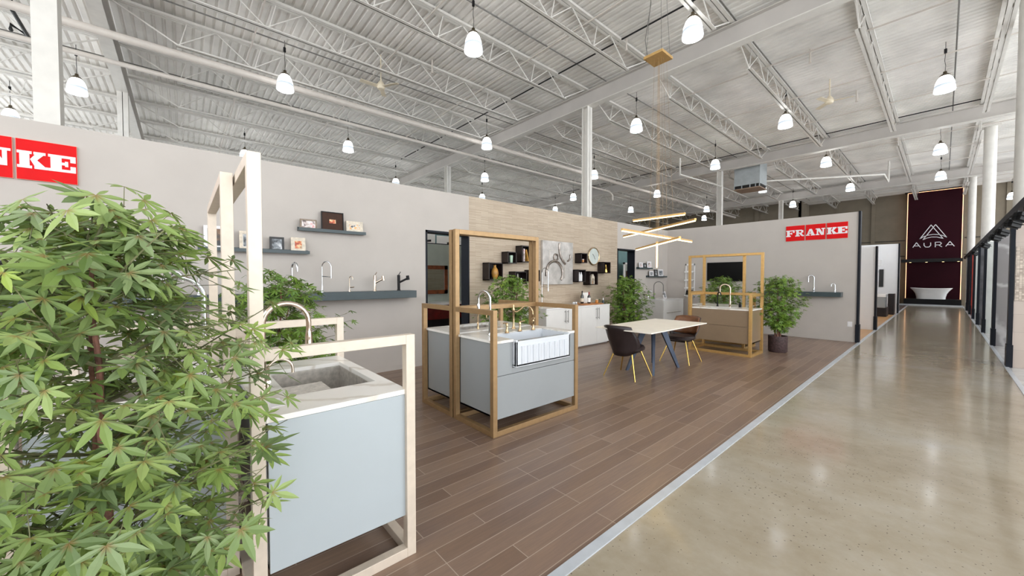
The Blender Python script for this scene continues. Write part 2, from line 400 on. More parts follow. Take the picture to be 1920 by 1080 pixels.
# left wall with two openings (Y 3.17-4.08 and 8.98-9.86)
def wseg(mb, a, b, z0=0, z1=HW): mb.box(XW - 0.15, XW, a, b, z0, z1)
mb = MB(); wseg(mb, -6, 3.17); wseg(mb, 3.17, 4.075, 2.335); wseg(mb, 8.98, 9.86, 2.32); wseg(mb, 9.86, YF + 0.12)
struct(mb.build('wall_left', 'wall'))
mb = MB(); wseg(mb, 4.075, 8.98)
struct(mb.build('wall_left_tiled', 'ledger'))
for i, (a, b, z) in enumerate(((3.17, 4.075, 2.335), (8.98, 9.86, 2.32))):
    mb = MB().box(XW - 0.22, XW + 0.012, a, a + 0.03, 0, z).box(XW - 0.22, XW + 0.012, a, b, z - 0.035, z).box(XW - 0.22, XW + 0.012, b - 0.03, b, 0, z)
    struct(mb.build('door_%d' % (i + 1), 'trimdark'))
# far wall
struct(MB().box(-6.03, -1.31, YF, YF + 0.12, 0, 3.05).build('wall_far', 'wall'))
mb = MB().box(-1.31, -1.27, YF - 0.03, YF + 0.15, 0, 3.06).box(-1.325, -1.255, YF - 0.04, YF + 0.16, 0, 0.42)
struct(mb.build('trim_7', 'trimdark'))
struct(MB().box(-5.88, -1.31, YF - 0.006, YF, 0, 0.07).build('baseboard_far', 'wall'))
struct(MB().box(XW, XW + 0.006, -6, 3.17, 0, 0.07).build('baseboard_left', 'wall'))

# left wing partitions beyond
struct(MB().box(-6, -1.29, 15.1, 15.25, 0, 2.42).build('wall_wing_near', 'wall_back'))
struct(MB().box(-1.29, -1.25, 15.07, 15.28, 0, 2.43).box(-1.3, -1.235, 15.05, 15.3, 0, 0.4).build('trim_8', 'trimdark'))
struct(MB().box(-6, -1.26, 22.9, 23.05, 0, 2.97).build('wall_wing_far', 'wall_back'))
struct(MB().box(-1.26, -1.215, 22.87, 23.08, 0, 2.98).build('trim_9', 'trimdark'))
struct(MB().box(-3.4, -3.3, 15.25, 22.9, 0, 2.9).build('wall_bay_left', 'wall_back'))
struct(MB().box(-6, -1.5, 28.5, 28.6, 0, 2.6).build('wall_stall', 'wall_back'))

# right bays
bays = [(10.49, 'beigetile'), (13.58, 'greymarble'), (16.59, 'whitetile'), (19.3, 'charcoaltile'), (21.95, 'whitetile'), (24.6, 'redtile'), (27.4, 'black')]
for i, (y, m) in enumerate(bays):
    nm = ORD[i]
    mb = MB().box(0.79, 5, y, y + 0.12, 0, 2.5)
    struct(mb.build('wall_bay_%s' % nm, m))
    struct(MB().box(0.74, 0.79, y - 0.03, y + 0.15, 0, 2.52).box(0.73, 0.80, y - 0.045, y + 0.17, 0, 0.38).build('trim_%d' % (10 + i), 'trimdark'))
struct(MB().box(0.8, 4.9, 10.475, 10.49, 1.13, 2.03).build('wall_mosaic_band', 'mosaic'))
tag(MB().box(0.70, 0.82, 1.0, 30.6, 2.50, 2.60).build('header_rail', 'trimdark'), 'long dark header rail over the row of tile display bays', 'rail')

# ------------------------------------------------------------------ roof steel
BY = [-1.0, 8.1, 17.1, 26.2]
beamlab = ['grey roof beam crossing above the left end of the feature wall', 'grey roof beam crossing in front of the chandelier canopy', 'grey roof beam with pale bottom edge beside the ventilation box', 'grey roof beam furthest back before the maroon panel']
for y, lb in zip(BY, beamlab):
    t = thing('roof_beam', lb, 'beam', (-8, y, 5.98), 'roof beams')
    MB().box(-25.5, 7, y - 0.012, y + 0.012, 6.0, 6.36).build('web_plate', 'beam', t)
    MB().box(-25.5, 7, y - 0.1, y + 0.1, 5.98, 6.0).build('bottom_flange', 'steelwhite', t)
    MB().box(-25.5, 7, y - 0.1, y + 0.1, 6.36, 6.38).build('top_flange', 'beam', t)
def joist(L, label, x, y):
    t = thing('roof_joist', label, 'joist', (x, y, 5.92), 'roof joists')
    y0 = y; y1 = y + L
    MB().box(x - 0.07, x - 0.008, y0, y1, 6.40, 6.408).box(x - 0.07, x - 0.064, y0, y1, 6.40, 6.45).box(x + 0.008, x + 0.07, y0, y1, 6.40, 6.408).box(x + 0.064, x + 0.07, y0, y1, 6.40, 6.45).box(x - 0.055, x + 0.055, y0, y1, 6.45, 6.458).build('top_chord', 'steelwhite', t)
    MB().box(x - 0.062, x - 0.008, y0 + 1.0, y1 - 0.9, 5.92, 5.928).box(x + 0.008, x + 0.062, y0 + 1.0, y1 - 0.9, 5.92, 5.928).box(x - 0.014, x - 0.008, y0 + 1, y1 - 0.9, 5.92, 5.965).box(x + 0.008, x + 0.014, y0 + 1, y1 - 0.9, 5.92, 5.965).build('bottom_chord', 'steelwhite', t)
    mb = MB(); mb.bar((x, y0 + 0.1, 6.42), (x, y0 + 1.05, 5.94), 0.022); mb.bar((x, y1 - 0.1, 6.42), (x, y1 - 0.95, 5.94), 0.022)
    k = max(3, int(round((L - 1.9) / 1.15))); st = (L - 1.9) / k
    for i in range(k):
        a = y0 + 1.0 + i * st
        mb.bar((x, a, 5.94), (x, a + st / 2, 6.42), 0.016); mb.bar((x, a + st / 2, 6.42), (x, a + st, 5.94), 0.016)
        mb.bar((x, a + 0.04, 5.94), (x, a + 0.16, 6.42), 0.014)
    mb.build('web_rods', 'steelwhite', t)
    return t
baylab = ['nearest roof bay', 'second roof bay', 'third roof bay', 'furthest roof bay', 'roof bay behind the left beam']
bayspec = [(-1.0, 9.1), (8.1, 9.0), (17.1, 9.1), (26.2, 5.9), (-6.0, 5.0)]
for bi, (y0, L) in enumerate(bayspec):
    proto = None
    for k in range(-10, 4):
        x = -6.25 + 1.73 * k
        if k >= 4: continue
        side = k
        if side < -4: wh = '%s one left of the far column row' % ORD[(-5 - side)] if side < -4 else ''
        elif side == -4: wh = 'on the far column row'
        elif side < 0: wh = '%s one left of the middle columns' % ORD[-side - 1]
        elif side == 0: wh = 'on the middle columns'
        else: wh = '%s one right of the middle columns' % ORD[side - 1]
        lb = 'truss joist, %s, %s' % (wh, baylab[bi])
        if proto is None: proto = joist(L, lb, x, y0)
        else: dup(proto, (x, y0, 5.92), label=lb)
    lb = 'white truss joist at the corridor edge, %s' % baylab[bi]
    dup(proto, (0.67, y0, 5.92), label=lb)
    dup(proto, (2.4, y0, 5.92), label='white truss joist over the tile bays, %s' % baylab[bi])
# bridging lines
i = 0
for bi, (y0, L) in enumerate(bayspec[:4]):
    for f in (0.24, 0.5, 0.76):
        z = 6.385
        tag(MB().box(-25, 6, y0 + L * f - 0.012, y0 + L * f + 0.012, z - 0.012, z + 0.012).build('bridging_bar', 'pipe'),
            'thin pale bridging bar across the joists, %s of three %s' % (['nearest', 'middle', 'furthest'][[0.24, 0.5, 0.76].index(f)], baylab[bi]), 'bar', 'bridging bars')
# columns
def hcol(x, y, lab, w=0.19):
    mb = MB().box(x + w / 2 - 0.012, x + w / 2, y - w / 2, y + w / 2, 0, 5.98).box(x - w / 2, x - w / 2 + 0.012, y - w / 2, y + w / 2, 0, 5.98).box(x - w / 2, x + w / 2, y - 0.006, y + 0.006, 0, 5.98)
    tag(mb.build('support_column', 'steelwhite'), lab, 'column', 'roof columns')
tag(MB().box(-6.4, -6.2, -1.12, -0.94, 0, 5.98).build('support_column', 'steelwhite'), 'thick white steel column rising behind the left red sign wall', 'column', 'roof columns')
hcol(-13.17, -1.0, 'white steel column seen between the large column and the near pendants')
hcol(-6.25, 8.1, 'tall white steel column behind the tiled wall')
hcol(-13.17, 8.1, 'white steel column just left of the tiled wall top')
hcol(-6.25, 17.1, 'white steel column beside the ventilation box')
hcol(-6.25, 26.2, 'white steel column furthest back above the far grey wall')
hcol(-13.17, 17.1, 'white steel column in the middle distance behind the tiled wall')
for x, y, r, lb in ((0.92, 10.95, 0.14, 'big round white column rising behind the first tile bay'), (0.93, 19.65, 0.14, 'round white column rising in the middle of the tile bays'), (0.86, 28.5, 0.13, 'round white column furthest along the tile bays')):
    t = thing('round_column', lb, 'column', (x, y, 0), 'round corridor columns')
    MB().cyl((x, y, 0), (x, y, 6.36), r, 24).build('shaft', 'steelwhite', t, True)
    MB().box(x - 0.2, x + 0.2, y - 0.2, y + 0.2, 6.36, 6.39).build('cap_plate', 'steelwhite', t)
# pipes
tag(MB().cyl((-9.75, -6, 5.8), (-9.75, 29.5, 5.8), 0.07, 14).build('sprinkler_main', 'pipe', smooth=True), 'thick pale sprinkler pipe running the whole length below the joists', 'pipe')
tag(MB().tube([(-10.7, -6, 5.7), (-10.7, 15.6, 5.7), (-10.7, 15.9, 5.55), (-10.7, 15.9, 5.3)], 0.045, 12).build('branch_pipe', 'pipe', smooth=True), 'thinner pale pipe running beside the thick sprinkler pipe', 'pipe')
tag(MB().tube([(-5.0, 18.6, 5.6), (-1.6, 20.9, 5.6), (-1.6, 22.6, 5.6), (-1.6, 22.7, 5.8), (-1.6, 22.7, 6.49)], 0.035, 10).build('sprinkler_branch', 'steelwhite', smooth=True), 'white pipe bending down right of the ventilation box', 'pipe')
tag(MB().tube([(-6.42, 13.8, 5.9), (-6.42, 13.8, 5.3), (-6.1, 16.9, 5.3), (-6.1, 16.9, 0.0)], 0.035, 10).build('riser_pipe', 'steelwhite', smooth=True), 'white pipe dropping down along the column by the ventilation box', 'pipe')
for x, lb in ((0.1, 'over the corridor'), (-2.7, 'over the dining table'), (-5.65, 'above the wall shelves'), (-9.2, 'behind the feature wall'), (-12.4, 'far beyond the feature wall')):
    tag(MB().cyl((x, -6, 6.44), (x, 30, 6.44), 0.013, 6).build('electrical_conduit', 'conduit'), 'thin dark electrical conduit under the ceiling deck ' + lb, 'conduit', 'ceiling conduits')
for y, lb in ((6.9, 'crossing just before the chandelier beam'), (16.6, 'crossing just before the beam by the ventilation box')):
    tag(MB().cyl((-15, y, 6.42), (0.6, y, 6.42), 0.016, 6).build('cross_conduit', 'black'), 'thin black conduit ' + lb, 'conduit', 'cross conduits')
# sprinkler heads
k = 0
for x, y, lb in ((-4.4, 7.0, 'left of the chandelier canopy'), (-7.8, 4.4, 'above the feature wall shelves'), (-2.0, 10.4, 'right of the chandelier beam'), (-1.6, 13.6, 'over the corridor edge')):
    t = thing('ceiling_sprinkler', 'small white sprinkler head ' + lb, 'sprinkler', (x, y, 6.2), 'sprinkler heads')
    MB().cyl((x, y, 6.26), (x, y, 6.5), 0.018, 8).build('drop_pipe', 'pipe', t)
    MB().cyl((x, y, 6.2), (x, y, 6.26), 0.03, 10, 0.015).build('nozzle', 'pipe', t)
tag(MB().tube([(-10.6, -2.11, 6.1), (-11.5, -2.12, 6.1), (-11.2, -2.26, 6.1), (-11.45, -2.3, 6.1)], 0.03, 8).tube([(-10.6, -2.11, 6.1), (-10.6, -2.11, 6.5)], 0.012, 6).build('hook_bracket', 'black'), 'black hooked bracket under the ceiling at the top left corner', 'bracket')
# ventilation box
t = thing('ventilation_unit', 'grey ventilation box hanging from the ceiling beside a column', 'ventilation', (-5.4, 18.0, 5.2))
MB().box(-5.88, -4.93, 17.6, 18.5, 5.36, 6.3).build('housing', 'grey', t, bevel=0.01)
MB().box(-5.7, -5.0, 17.75, 18.4, 6.3, 6.5).build('duct_collar', 'grey', t)
MB().box(-5.86, -4.95, 17.62, 18.48, 5.24, 5.36).build('louvre_band', 'black', t)
MB().box(-5.88, -4.93, 17.6, 18.5, 5.2, 5.24).build('bottom_panel', 'cardboard', t)
mb = MB()
for x in (-5.88, -5.6, -5.3, -5.1, -4.96): mb.box(x, x + 0.03, 17.595, 17.62, 5.24, 5.36)
mb.build('louvre_divider', 'grey', t)

# ceiling fans
def fan(x, y, z, lab, a0):
    t = thing('ceiling_fan', lab, 'fan', (x, y, z), 'ceiling fans')
    MB().cyl((x, y, z + 0.05), (x, y, 6.45), 0.014, 8).build('down_rod', 'fan', t)
    MB().lathe([(0.02, 0.14), (0.05, 0.1), (0.08, 0.05), (0.09, 0), (0.07, -0.05), (0.02, -0.07)][::-1], (x, y, z), 18).build('motor', 'fan', t, True)
    for k in range(3):
        a = a0 + k * 2 * PI / 3; d = Vector((math.cos(a), math.sin(a), 0)); n_ = Vector((-d.y, d.x, 0.18))
        MB().obox(Vector((x, y, z)) + d * 0.26, d * 0.19, n_ * 0.05, Vector((0, 0, 0.004))).build('blade', 'fan', t)
fan(-8.3, 3.4, 5.75, 'cream ceiling fan above the wall shelves', 0.5)
fan(-1.94, 12.2, 5.9, 'cream ceiling fan right of the chandelier over the corridor', 0.2)

# ------------------------------------------------------------------ pendants
def pendant(label):
    t = thing('pendant_light', label, 'pendant light', (0, 0, 0), 'bell pendant lights')
    pr = [(0.145, -0.165), (0.15, -0.15), (0.142, -0.08), (0.128, 0.0), (0.1, 0.075), (0.065, 0.12), (0.05, 0.135)]
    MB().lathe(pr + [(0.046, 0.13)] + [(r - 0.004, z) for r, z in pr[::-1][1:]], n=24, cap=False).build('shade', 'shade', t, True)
    MB().lathe([(0.072, 0.118), (0.074, 0.135), (0.05, 0.16), (0.03, 0.17), (0.025, 0.21), (0.006, 0.22)], n=18).build('cap', 'cap', t, True)
    MB().lathe([(0.02, 0.1), (0.045, 0.06), (0.045, 0.0), (0.02, -0.04)][::-1], n=12).build('bulb', 'barlightw', t, True)
    MB().tube([(0, 0, 0.21), (0.006, 0.005, 0.32), (-0.008, 0, 0.42), (0, 0, 0.55), (0, 0, 0.775)], 0.0045, 6).build('cord', 'black', t)
    MB().cyl((0, 0, 0.56), (0, 0, 0.64), 0.022, 10).build('junction_box', 'black', t)
    return t
M['barlightw'] = plain('lit_bulb', (255, 255, 255), 0.5, emit=(255, 252, 245), estr=260)
rows = [('over the corridor', [(-0.04, 9.59), (-0.1, 14.3), (-0.1, 18.0)]),
        ('above the wood floor edge', [(-2.19, 5.02), (-2.19, 9.38), (-2.19, 13.49), (-2.22, 17.88)]),
        ('above the display islands', [(-4.31, 3.07), (-4.32, 7.27), (-4.31, 11.43), (-4.34, 15.82), (-4.36, 20.07)]),
        ('just behind the feature wall', [(-7.22, 1.34), (-7.24, 5.54), (-7.2, 9.70), (-7.23, 13.68), (-7.3, 18.43)]),
        ('in the second row behind the feature wall', [(-9.65, -1.27), (-9.65, 3.12), (-9.69, 7.33), (-9.70, 11.72), (-9.70, 15.9), (-8.47, 21.07)]),
        ('in the furthest row behind the feature wall', [(-12.25, -2.5), (-12.1, 1.30), (-12.2, 5.48), (-12.15, 9.06), (-12.03, 13.23)]),
        ('over the tile bays', [(1.72, 24.5)])]
pro = None
for rn, pts in rows:
    for i, (x, y) in enumerate(pts):
        lb = 'lit bell pendant %s, %s from the near end' % (rn, ORD[i]) if len(pts) > 1 else 'lit bell pendant ' + rn
        x *= 1.277; y *= 1.277
        if pro is None: pro = pendant(lb); pro.location = (x, y, 5.65); pro.scale = (1.1,) * 3
        else: dup(pro, (x, y, 5.65), label=lb)

# ------------------------------------------------------------------ red signs
def boxes2(l): return [[(a, c), (b, c), (b, d), (a, d)] for a, b, c, d in l]
GL = {
 'F': boxes2([(.1, .42, 0, 1), (0, .54, 0, .16), (0, .98, .84, 1), (.8, .98, .6, .86), (.4, .62, .42, .58), (.58, .7, .34, .66)]),
 'R': boxes2([(.1, .4, 0, 1), (0, .5, 0, .16), (0, .74, .84, 1), (.66, .9, .56, .92), (.38, .76, .42, .57), (.72, 1.0, 0, .15)]) + [[(.45, .44), (.7, .44), (.92, .1), (.64, .1)]],
 'A': [[(.1, .12), (.28, .12), (.54, 1), (.38, 1)], [(.38, 1), (.64, 1), (.94, .12), (.62, .12)]] + boxes2([(.3, .7, .28, .42), (0, .42, 0, .15), (.54, 1, 0, .15)]),
 'N': boxes2([(.12, .28, 0, 1), (0, .4, 0, .14), (0, .3, .86, 1), (.72, .88, 0, 1), (.6, 1, .86, 1)]) + [[(.12, 1), (.42, 1), (.88, 0), (.58, 0)]],
 'K': boxes2([(.08, .42, 0, 1), (0, .5, 0, .16), (0, .5, .84, 1), (.56, .98, .84, 1), (.58, 1.06, 0, .16)]) + [[(.44, .54), (.62, .86), (.92, .86), (.68, .52)], [(.44, .54), (.68, .52), (1.06, .02), (.64, .02)]],
 'E': boxes2([(.08, .48, 0, 1), (0, 1, .84, 1), (0, 1, 0, .16), (.8, 1, .62, .86), (.8, 1, .14, .38), (.46, .66, .42, .58), (.6, .72, .34, .66)]),
}
def redsign(label, org, ud, nd, pw=0.39, ph=0.39, gap=0.018):
    # org lower-left corner on the wall, ud unit vector along, nd unit normal
    org = Vector(org); ud = Vector(ud); nd = Vector(nd)
    t = thing('wall_sign', label, 'sign', tuple(org), 'red lettered wall signs')
    def mp(d): return lambda u, v: org + ud * u + Vector((0, 0, v)) + nd * d
    for i, word in enumerate(('FR', 'AN', 'KE')):
        u0 = i * (pw + gap)
        MB().poly([(u0, 0), (u0 + pw, 0), (u0 + pw, ph), (u0, ph)], mp(0.001), mp(0.02)).build('backing_panel', 'signedge', t)
        p = MB().poly([(u0 + .003, .003), (u0 + pw - .003, .003), (u0 + pw - .003, ph - .003), (u0 + .003, ph - .003)], mp(0.018), mp(0.024)).build('red_panel', 'red', t)
        for j, ch in enumerate(word):
            lu = u0 + 0.008 + j * (pw - 0.01) / 2 + (0.002 if j else 0); lw = (pw - 0.03) / 2
            mb = MB()
            for qi, q in enumerate(GL[ch]): mb.poly([(lu + a * lw, ph * 0.29 + b * ph * 0.42) for a, b in q], mp(0.022), mp(0.028 + 0.00025 * qi))
            mb.build('letter', 'letter', p)
    return t
redsign('large red lettered sign near the left edge of the long wall', (XW, -1.99, 2.455), (0, 1, 0), (1, 0, 0))
redsign('red lettered sign on the far grey wall', (-2.705, YF, 2.455), (1, 0, 0), (0, -1, 0), 0.393)

# ------------------------------------------------------------------ picture ledges and frames
def ledge(label, y0, y1, z, x=XW, nm='picture_ledge'):
    t = thing(nm, label, 'shelf', (x, (y0 + y1) / 2, z - 0.045), 'narrow picture ledges')
    MB().box(x, x + 0.10, y0, y1, z - 0.02, z).build('board', 'shelfdark', t)
    MB().box(x + 0.09, x + 0.105, y0, y1, z - 0.025, z + 0.018).build('front_lip', 'shelfdark', t)
    MB().box(x, x + 0.012, y0, y1, z - 0.02, z + 0.03).build('back_plate', 'shelfdark', t)
ledge('longer picture ledge with four frames above the faucet shelf', 0.15, 1.34, 1.86)
ledge('upper short picture ledge with three frames right of centre', 1.21, 2.115, 2.18)
def frame(label, yc, z, w, h, fm, pic, bw=0.03, mat=0.0, mm='mat', x=XW, cat='picture frame', lean=0.05, xb=None):
    # stands on a ledge at x, leaning back against the wall, facing +X
    xb = x + 0.085 if xb is None else xb
    t = thing('framed_photo', label, cat, (xb, yc, z), 'picture frames')
    up = Vector((-lean, 0, 1)).normalized(); nx = Vector((1, 0, lean)).normalized(); yv = Vector((0, 1, 0))
    o = Vector((xb, yc, z))
    def rect(mb, u0, u1, v0, v1, d0, d1):
        c = o + yv * (u0 + u1) / 2 + up * (v0 + v1) / 2 + nx * (d0 + d1) / 2
        mb.obox(c, nx * (d1 - d0) / 2, yv * (u1 - u0) / 2, up * (v1 - v0) / 2); return mb
    mb = MB(); a = -w / 2; b = w / 2
    rect(mb, a, b, 0, bw, -.02, 0); rect(mb, a, b, h - bw, h, -.02, 0); rect(mb, a, a + bw, bw, h - bw, -.02, 0); rect(mb, b - bw, b, bw, h - bw, -.02, 0)
    mb.build('border', fm, t)
    if mat: rect(MB(), a + bw, b - bw, bw, h - bw, -.018, -.009).build('mat_board', mm, t)
    i = bw + mat
    rect(MB(), a + i, b - i, i, h - i, -.015, -.006).build('photo', pic, t)
    return t
z1 = 1.862
frame('large white framed photo of a basket, leftmost on the longer ledge', 0.335, z1, 0.26, 0.275, 'letter', 'pic_basket', 0.035)
frame('whitewashed framed photo behind the tall gold post', 0.645, z1, 0.19, 0.235, 'woodpale', 'pic_bw', 0.035, 0.008)
frame('small black framed monochrome photo on the longer ledge', 0.955, z1, 0.165, 0.185, 'framedark', 'pic_bw', 0.025)
frame('cream framed photo of red food, rightmost on the longer ledge', 1.205, z1, 0.175, 0.195, 'woodpale', 'pic_food', 0.045)
z2 = 2.184
frame('grey wood landscape frame, leftmost on the upper ledge', 1.335, z2, 0.21, 0.135, 'woodgrey', 'pic_pink', 0.02)
frame('big dark brown frame with small white centre photo', 1.65, z2, 0.30, 0.27, 'black', 'pic_food', 0.012, 0.095, 'matbrown')
t = frame('cream frame with a fruit photo, rightmost on the upper ledge', 1.958, z2, 0.24, 0.165, 'woodpale', 'pic_fruit', 0.045)

# faucet shelf (left wall)
t = thing('floating_shelf', 'long thick slate floating shelf holding faucets on the long wall', 'shelf', (XW, 0.1, 1.19))
MB().box(XW, XW + 0.27, -2.6, 2.86, 1.19, 1.30).build('shelf_box', 'shelfdark', t, bevel=0.003)
MB().box(XW, XW + 0.27, -2.6, 2.86, 1.30, 1.305).build('top_surface', 'shelfdark', t)
t = thing('floating_shelf', 'thick slate floating shelf with faucets on the far wall', 'shelf', (-2.3, YF, 1.06))
MB().box(-3.15, -1.56, YF - 0.27, YF, 1.06, 1.165).build('shelf_box', 'shelfdark', t, bevel=0.003)
MB().box(-3.15, -1.56, YF - 0.27, YF, 1.165, 1.17).build('top_surface', 'shelfdark', t)

# ------------------------------------------------------------------ faucets
def arc(reach, h, drop, r=None, n=14):
    # points of a gooseneck in the local XZ plane: rises at x=0, comes down at x=reach
    R = reach / 2; pts = [(0, 0, 0.02), (0, 0, h - R)]
    for i in range(1, n + 1):
        a = PI - PI * i / n; pts.append((R + R * math.cos(a), 0, h - R + R * math.sin(a)))
    pts.append((reach, 0, h - R - drop)); return pts
def faucet(label, loc, rz, h, reach, drop, mat='chrome', r=0.012, handle='side', spray=0.0, base=0.024, nm='faucet', stem=None):
    t = thing(nm, label, 'faucet', (0, 0, 0))
    MB().lathe([(base, 0), (base, 0.008), (base * 0.8, 0.014), (r * 1.35, 0.03), (r * 1.35, min(0.12, h * 0.35))], n=18).build('body', mat, t, True)
    P_ = arc(reach, h, drop)
    MB().tube(P_, r, 12).build('spout', mat, t, True)
    e = P_[-1]
    if spray: MB().lathe([(r * 1.0, 0), (r * 1.35, -spray * 0.25), (r * 1.5, -spray), (r * 1.2, -spray * 1.02)][::-1], e, 14).build('spray_head', mat, t, True)
    if handle == 'side': MB().cyl((0, 0, 0.07), (0, -0.045, 0.075), 0.009, 10).cyl((0, -0.04, 0.075), (0, -0.055, 0.15), 0.004, 8).build('lever', mat, t, True)
    if handle == 'straight': MB().cyl((0, 0, 0.06), (0, 0.085, 0.065), 0.008, 10).build('lever', mat, t, True)
    if handle == 'double':
        MB().cyl((0, -0.075, 0.1), (0, 0.075, 0.1), 0.014, 12).build('cross_body', mat, t, True)
        for s_ in (-1, 1): MB().cyl((0, s_ * 0.065, 0.1), (0, s_ * 0.07, 0.17), 0.0035, 8).build('lever', mat, t, True)
    if handle == 'pro':
        MB().cyl((0, 0, h * 0.52), (reach, 0, h * 0.50), 0.006, 8).build('support_arm', mat, t, True)
    t.location = loc; t.rotation_euler = (0, 0, rz); return t
SZ = 1.305; SX = -5.73
faucet('chrome two-handle gooseneck faucet, leftmost clear one on the wall shelf', (SX, 1.11, SZ), 0.3, 0.40, 0.13, 0.05, r=0.014, handle='double', base=0.02)
faucet('tall chrome arched pull-down faucet, second on the wall shelf', (SX, 1.48, SZ), 0.6, 0.43, 0.15, 0.16, r=0.008, handle='pro', base=0.022)
faucet('small thin filter faucet in the middle of the wall shelf', (SX, 1.85, SZ), 0.5, 0.225, 0.06, 0.02, 'nickel', r=0.006, handle='straight', base=0.014)
def pullout(label, loc, rz, h, mat, s=1.0):
    t = thing('faucet', label, 'faucet', (0, 0, 0))
    MB().lathe([(0.026 * s, 0), (0.024 * s, 0.01), (0.018 * s, 0.02), (0.02 * s, h)], n=18).build('body', mat, t, True)
    MB().cyl((0, 0, h * 0.5), (0.12 * s, 0, h * 0.78), 0.014 * s, 12).build('spout', mat, t, True)
    MB().cyl((0.12 * s, 0, h * 0.96), (0.13 * s, 0, h * 0.68), 0.021 * s, 14).build('spray_head', mat, t, True)
    MB().cyl((0.0, 0, h), (0.03, 0, h + 0.05), 0.006, 8).build('lever', mat, t, True)
    t.location = loc; t.rotation_euler = (0, 0, rz)
pullout('bronze angled pull-out faucet on the wall shelf', (SX, 2.225, SZ), 0.9, 0.24, 'nickel')
pullout('matte black pull-out faucet at the right end of the wall shelf', (SX, 2.61, SZ), 0.9, 0.25, 'black', 1.15)
faucet('chrome hooked faucet on the wall shelf, seen above the foreground maple', (SX, -0.1, SZ), 0.9, 0.265, 0.14, 0.03, r=0.016, handle='side')
faucet('thin chrome faucet on the wall shelf, beside the back gold post', (SX, 0.15, SZ), 0.9, 0.265, 0.15, 0.02, r=0.010, handle='side')
faucet('dark faucet on the wall shelf at the left edge', (SX, -1.28, SZ), 0.9, 0.34, 0.10, 0.12, 'black', r=0.02, handle='side')
faucet('tall chrome faucet on the far slate shelf', (-2.09, YF - 0.12, 1.17), 3.3, 0.40, 0.11, 0.11, r=0.016, handle='straight')
faucet('small chrome faucet at the right end of the far slate shelf', (-1.69, YF - 0.12, 1.17), 3.4, 0.2, 0.07, 0.03, r=0.011, handle='straight')
faucet('chrome faucet on the far slate shelf behind the potted maple', (-2.7, YF - 0.12, 1.17), 3.3, 0.36, 0.11, 0.08, r=0.014, handle='straight')
faucet('thin dark faucet at the left end of the far slate shelf', (-3.02, YF - 0.12, 1.17), 3.3, 0.3, 0.09, 0.02, 'conduit', r=0.009, handle='straight')

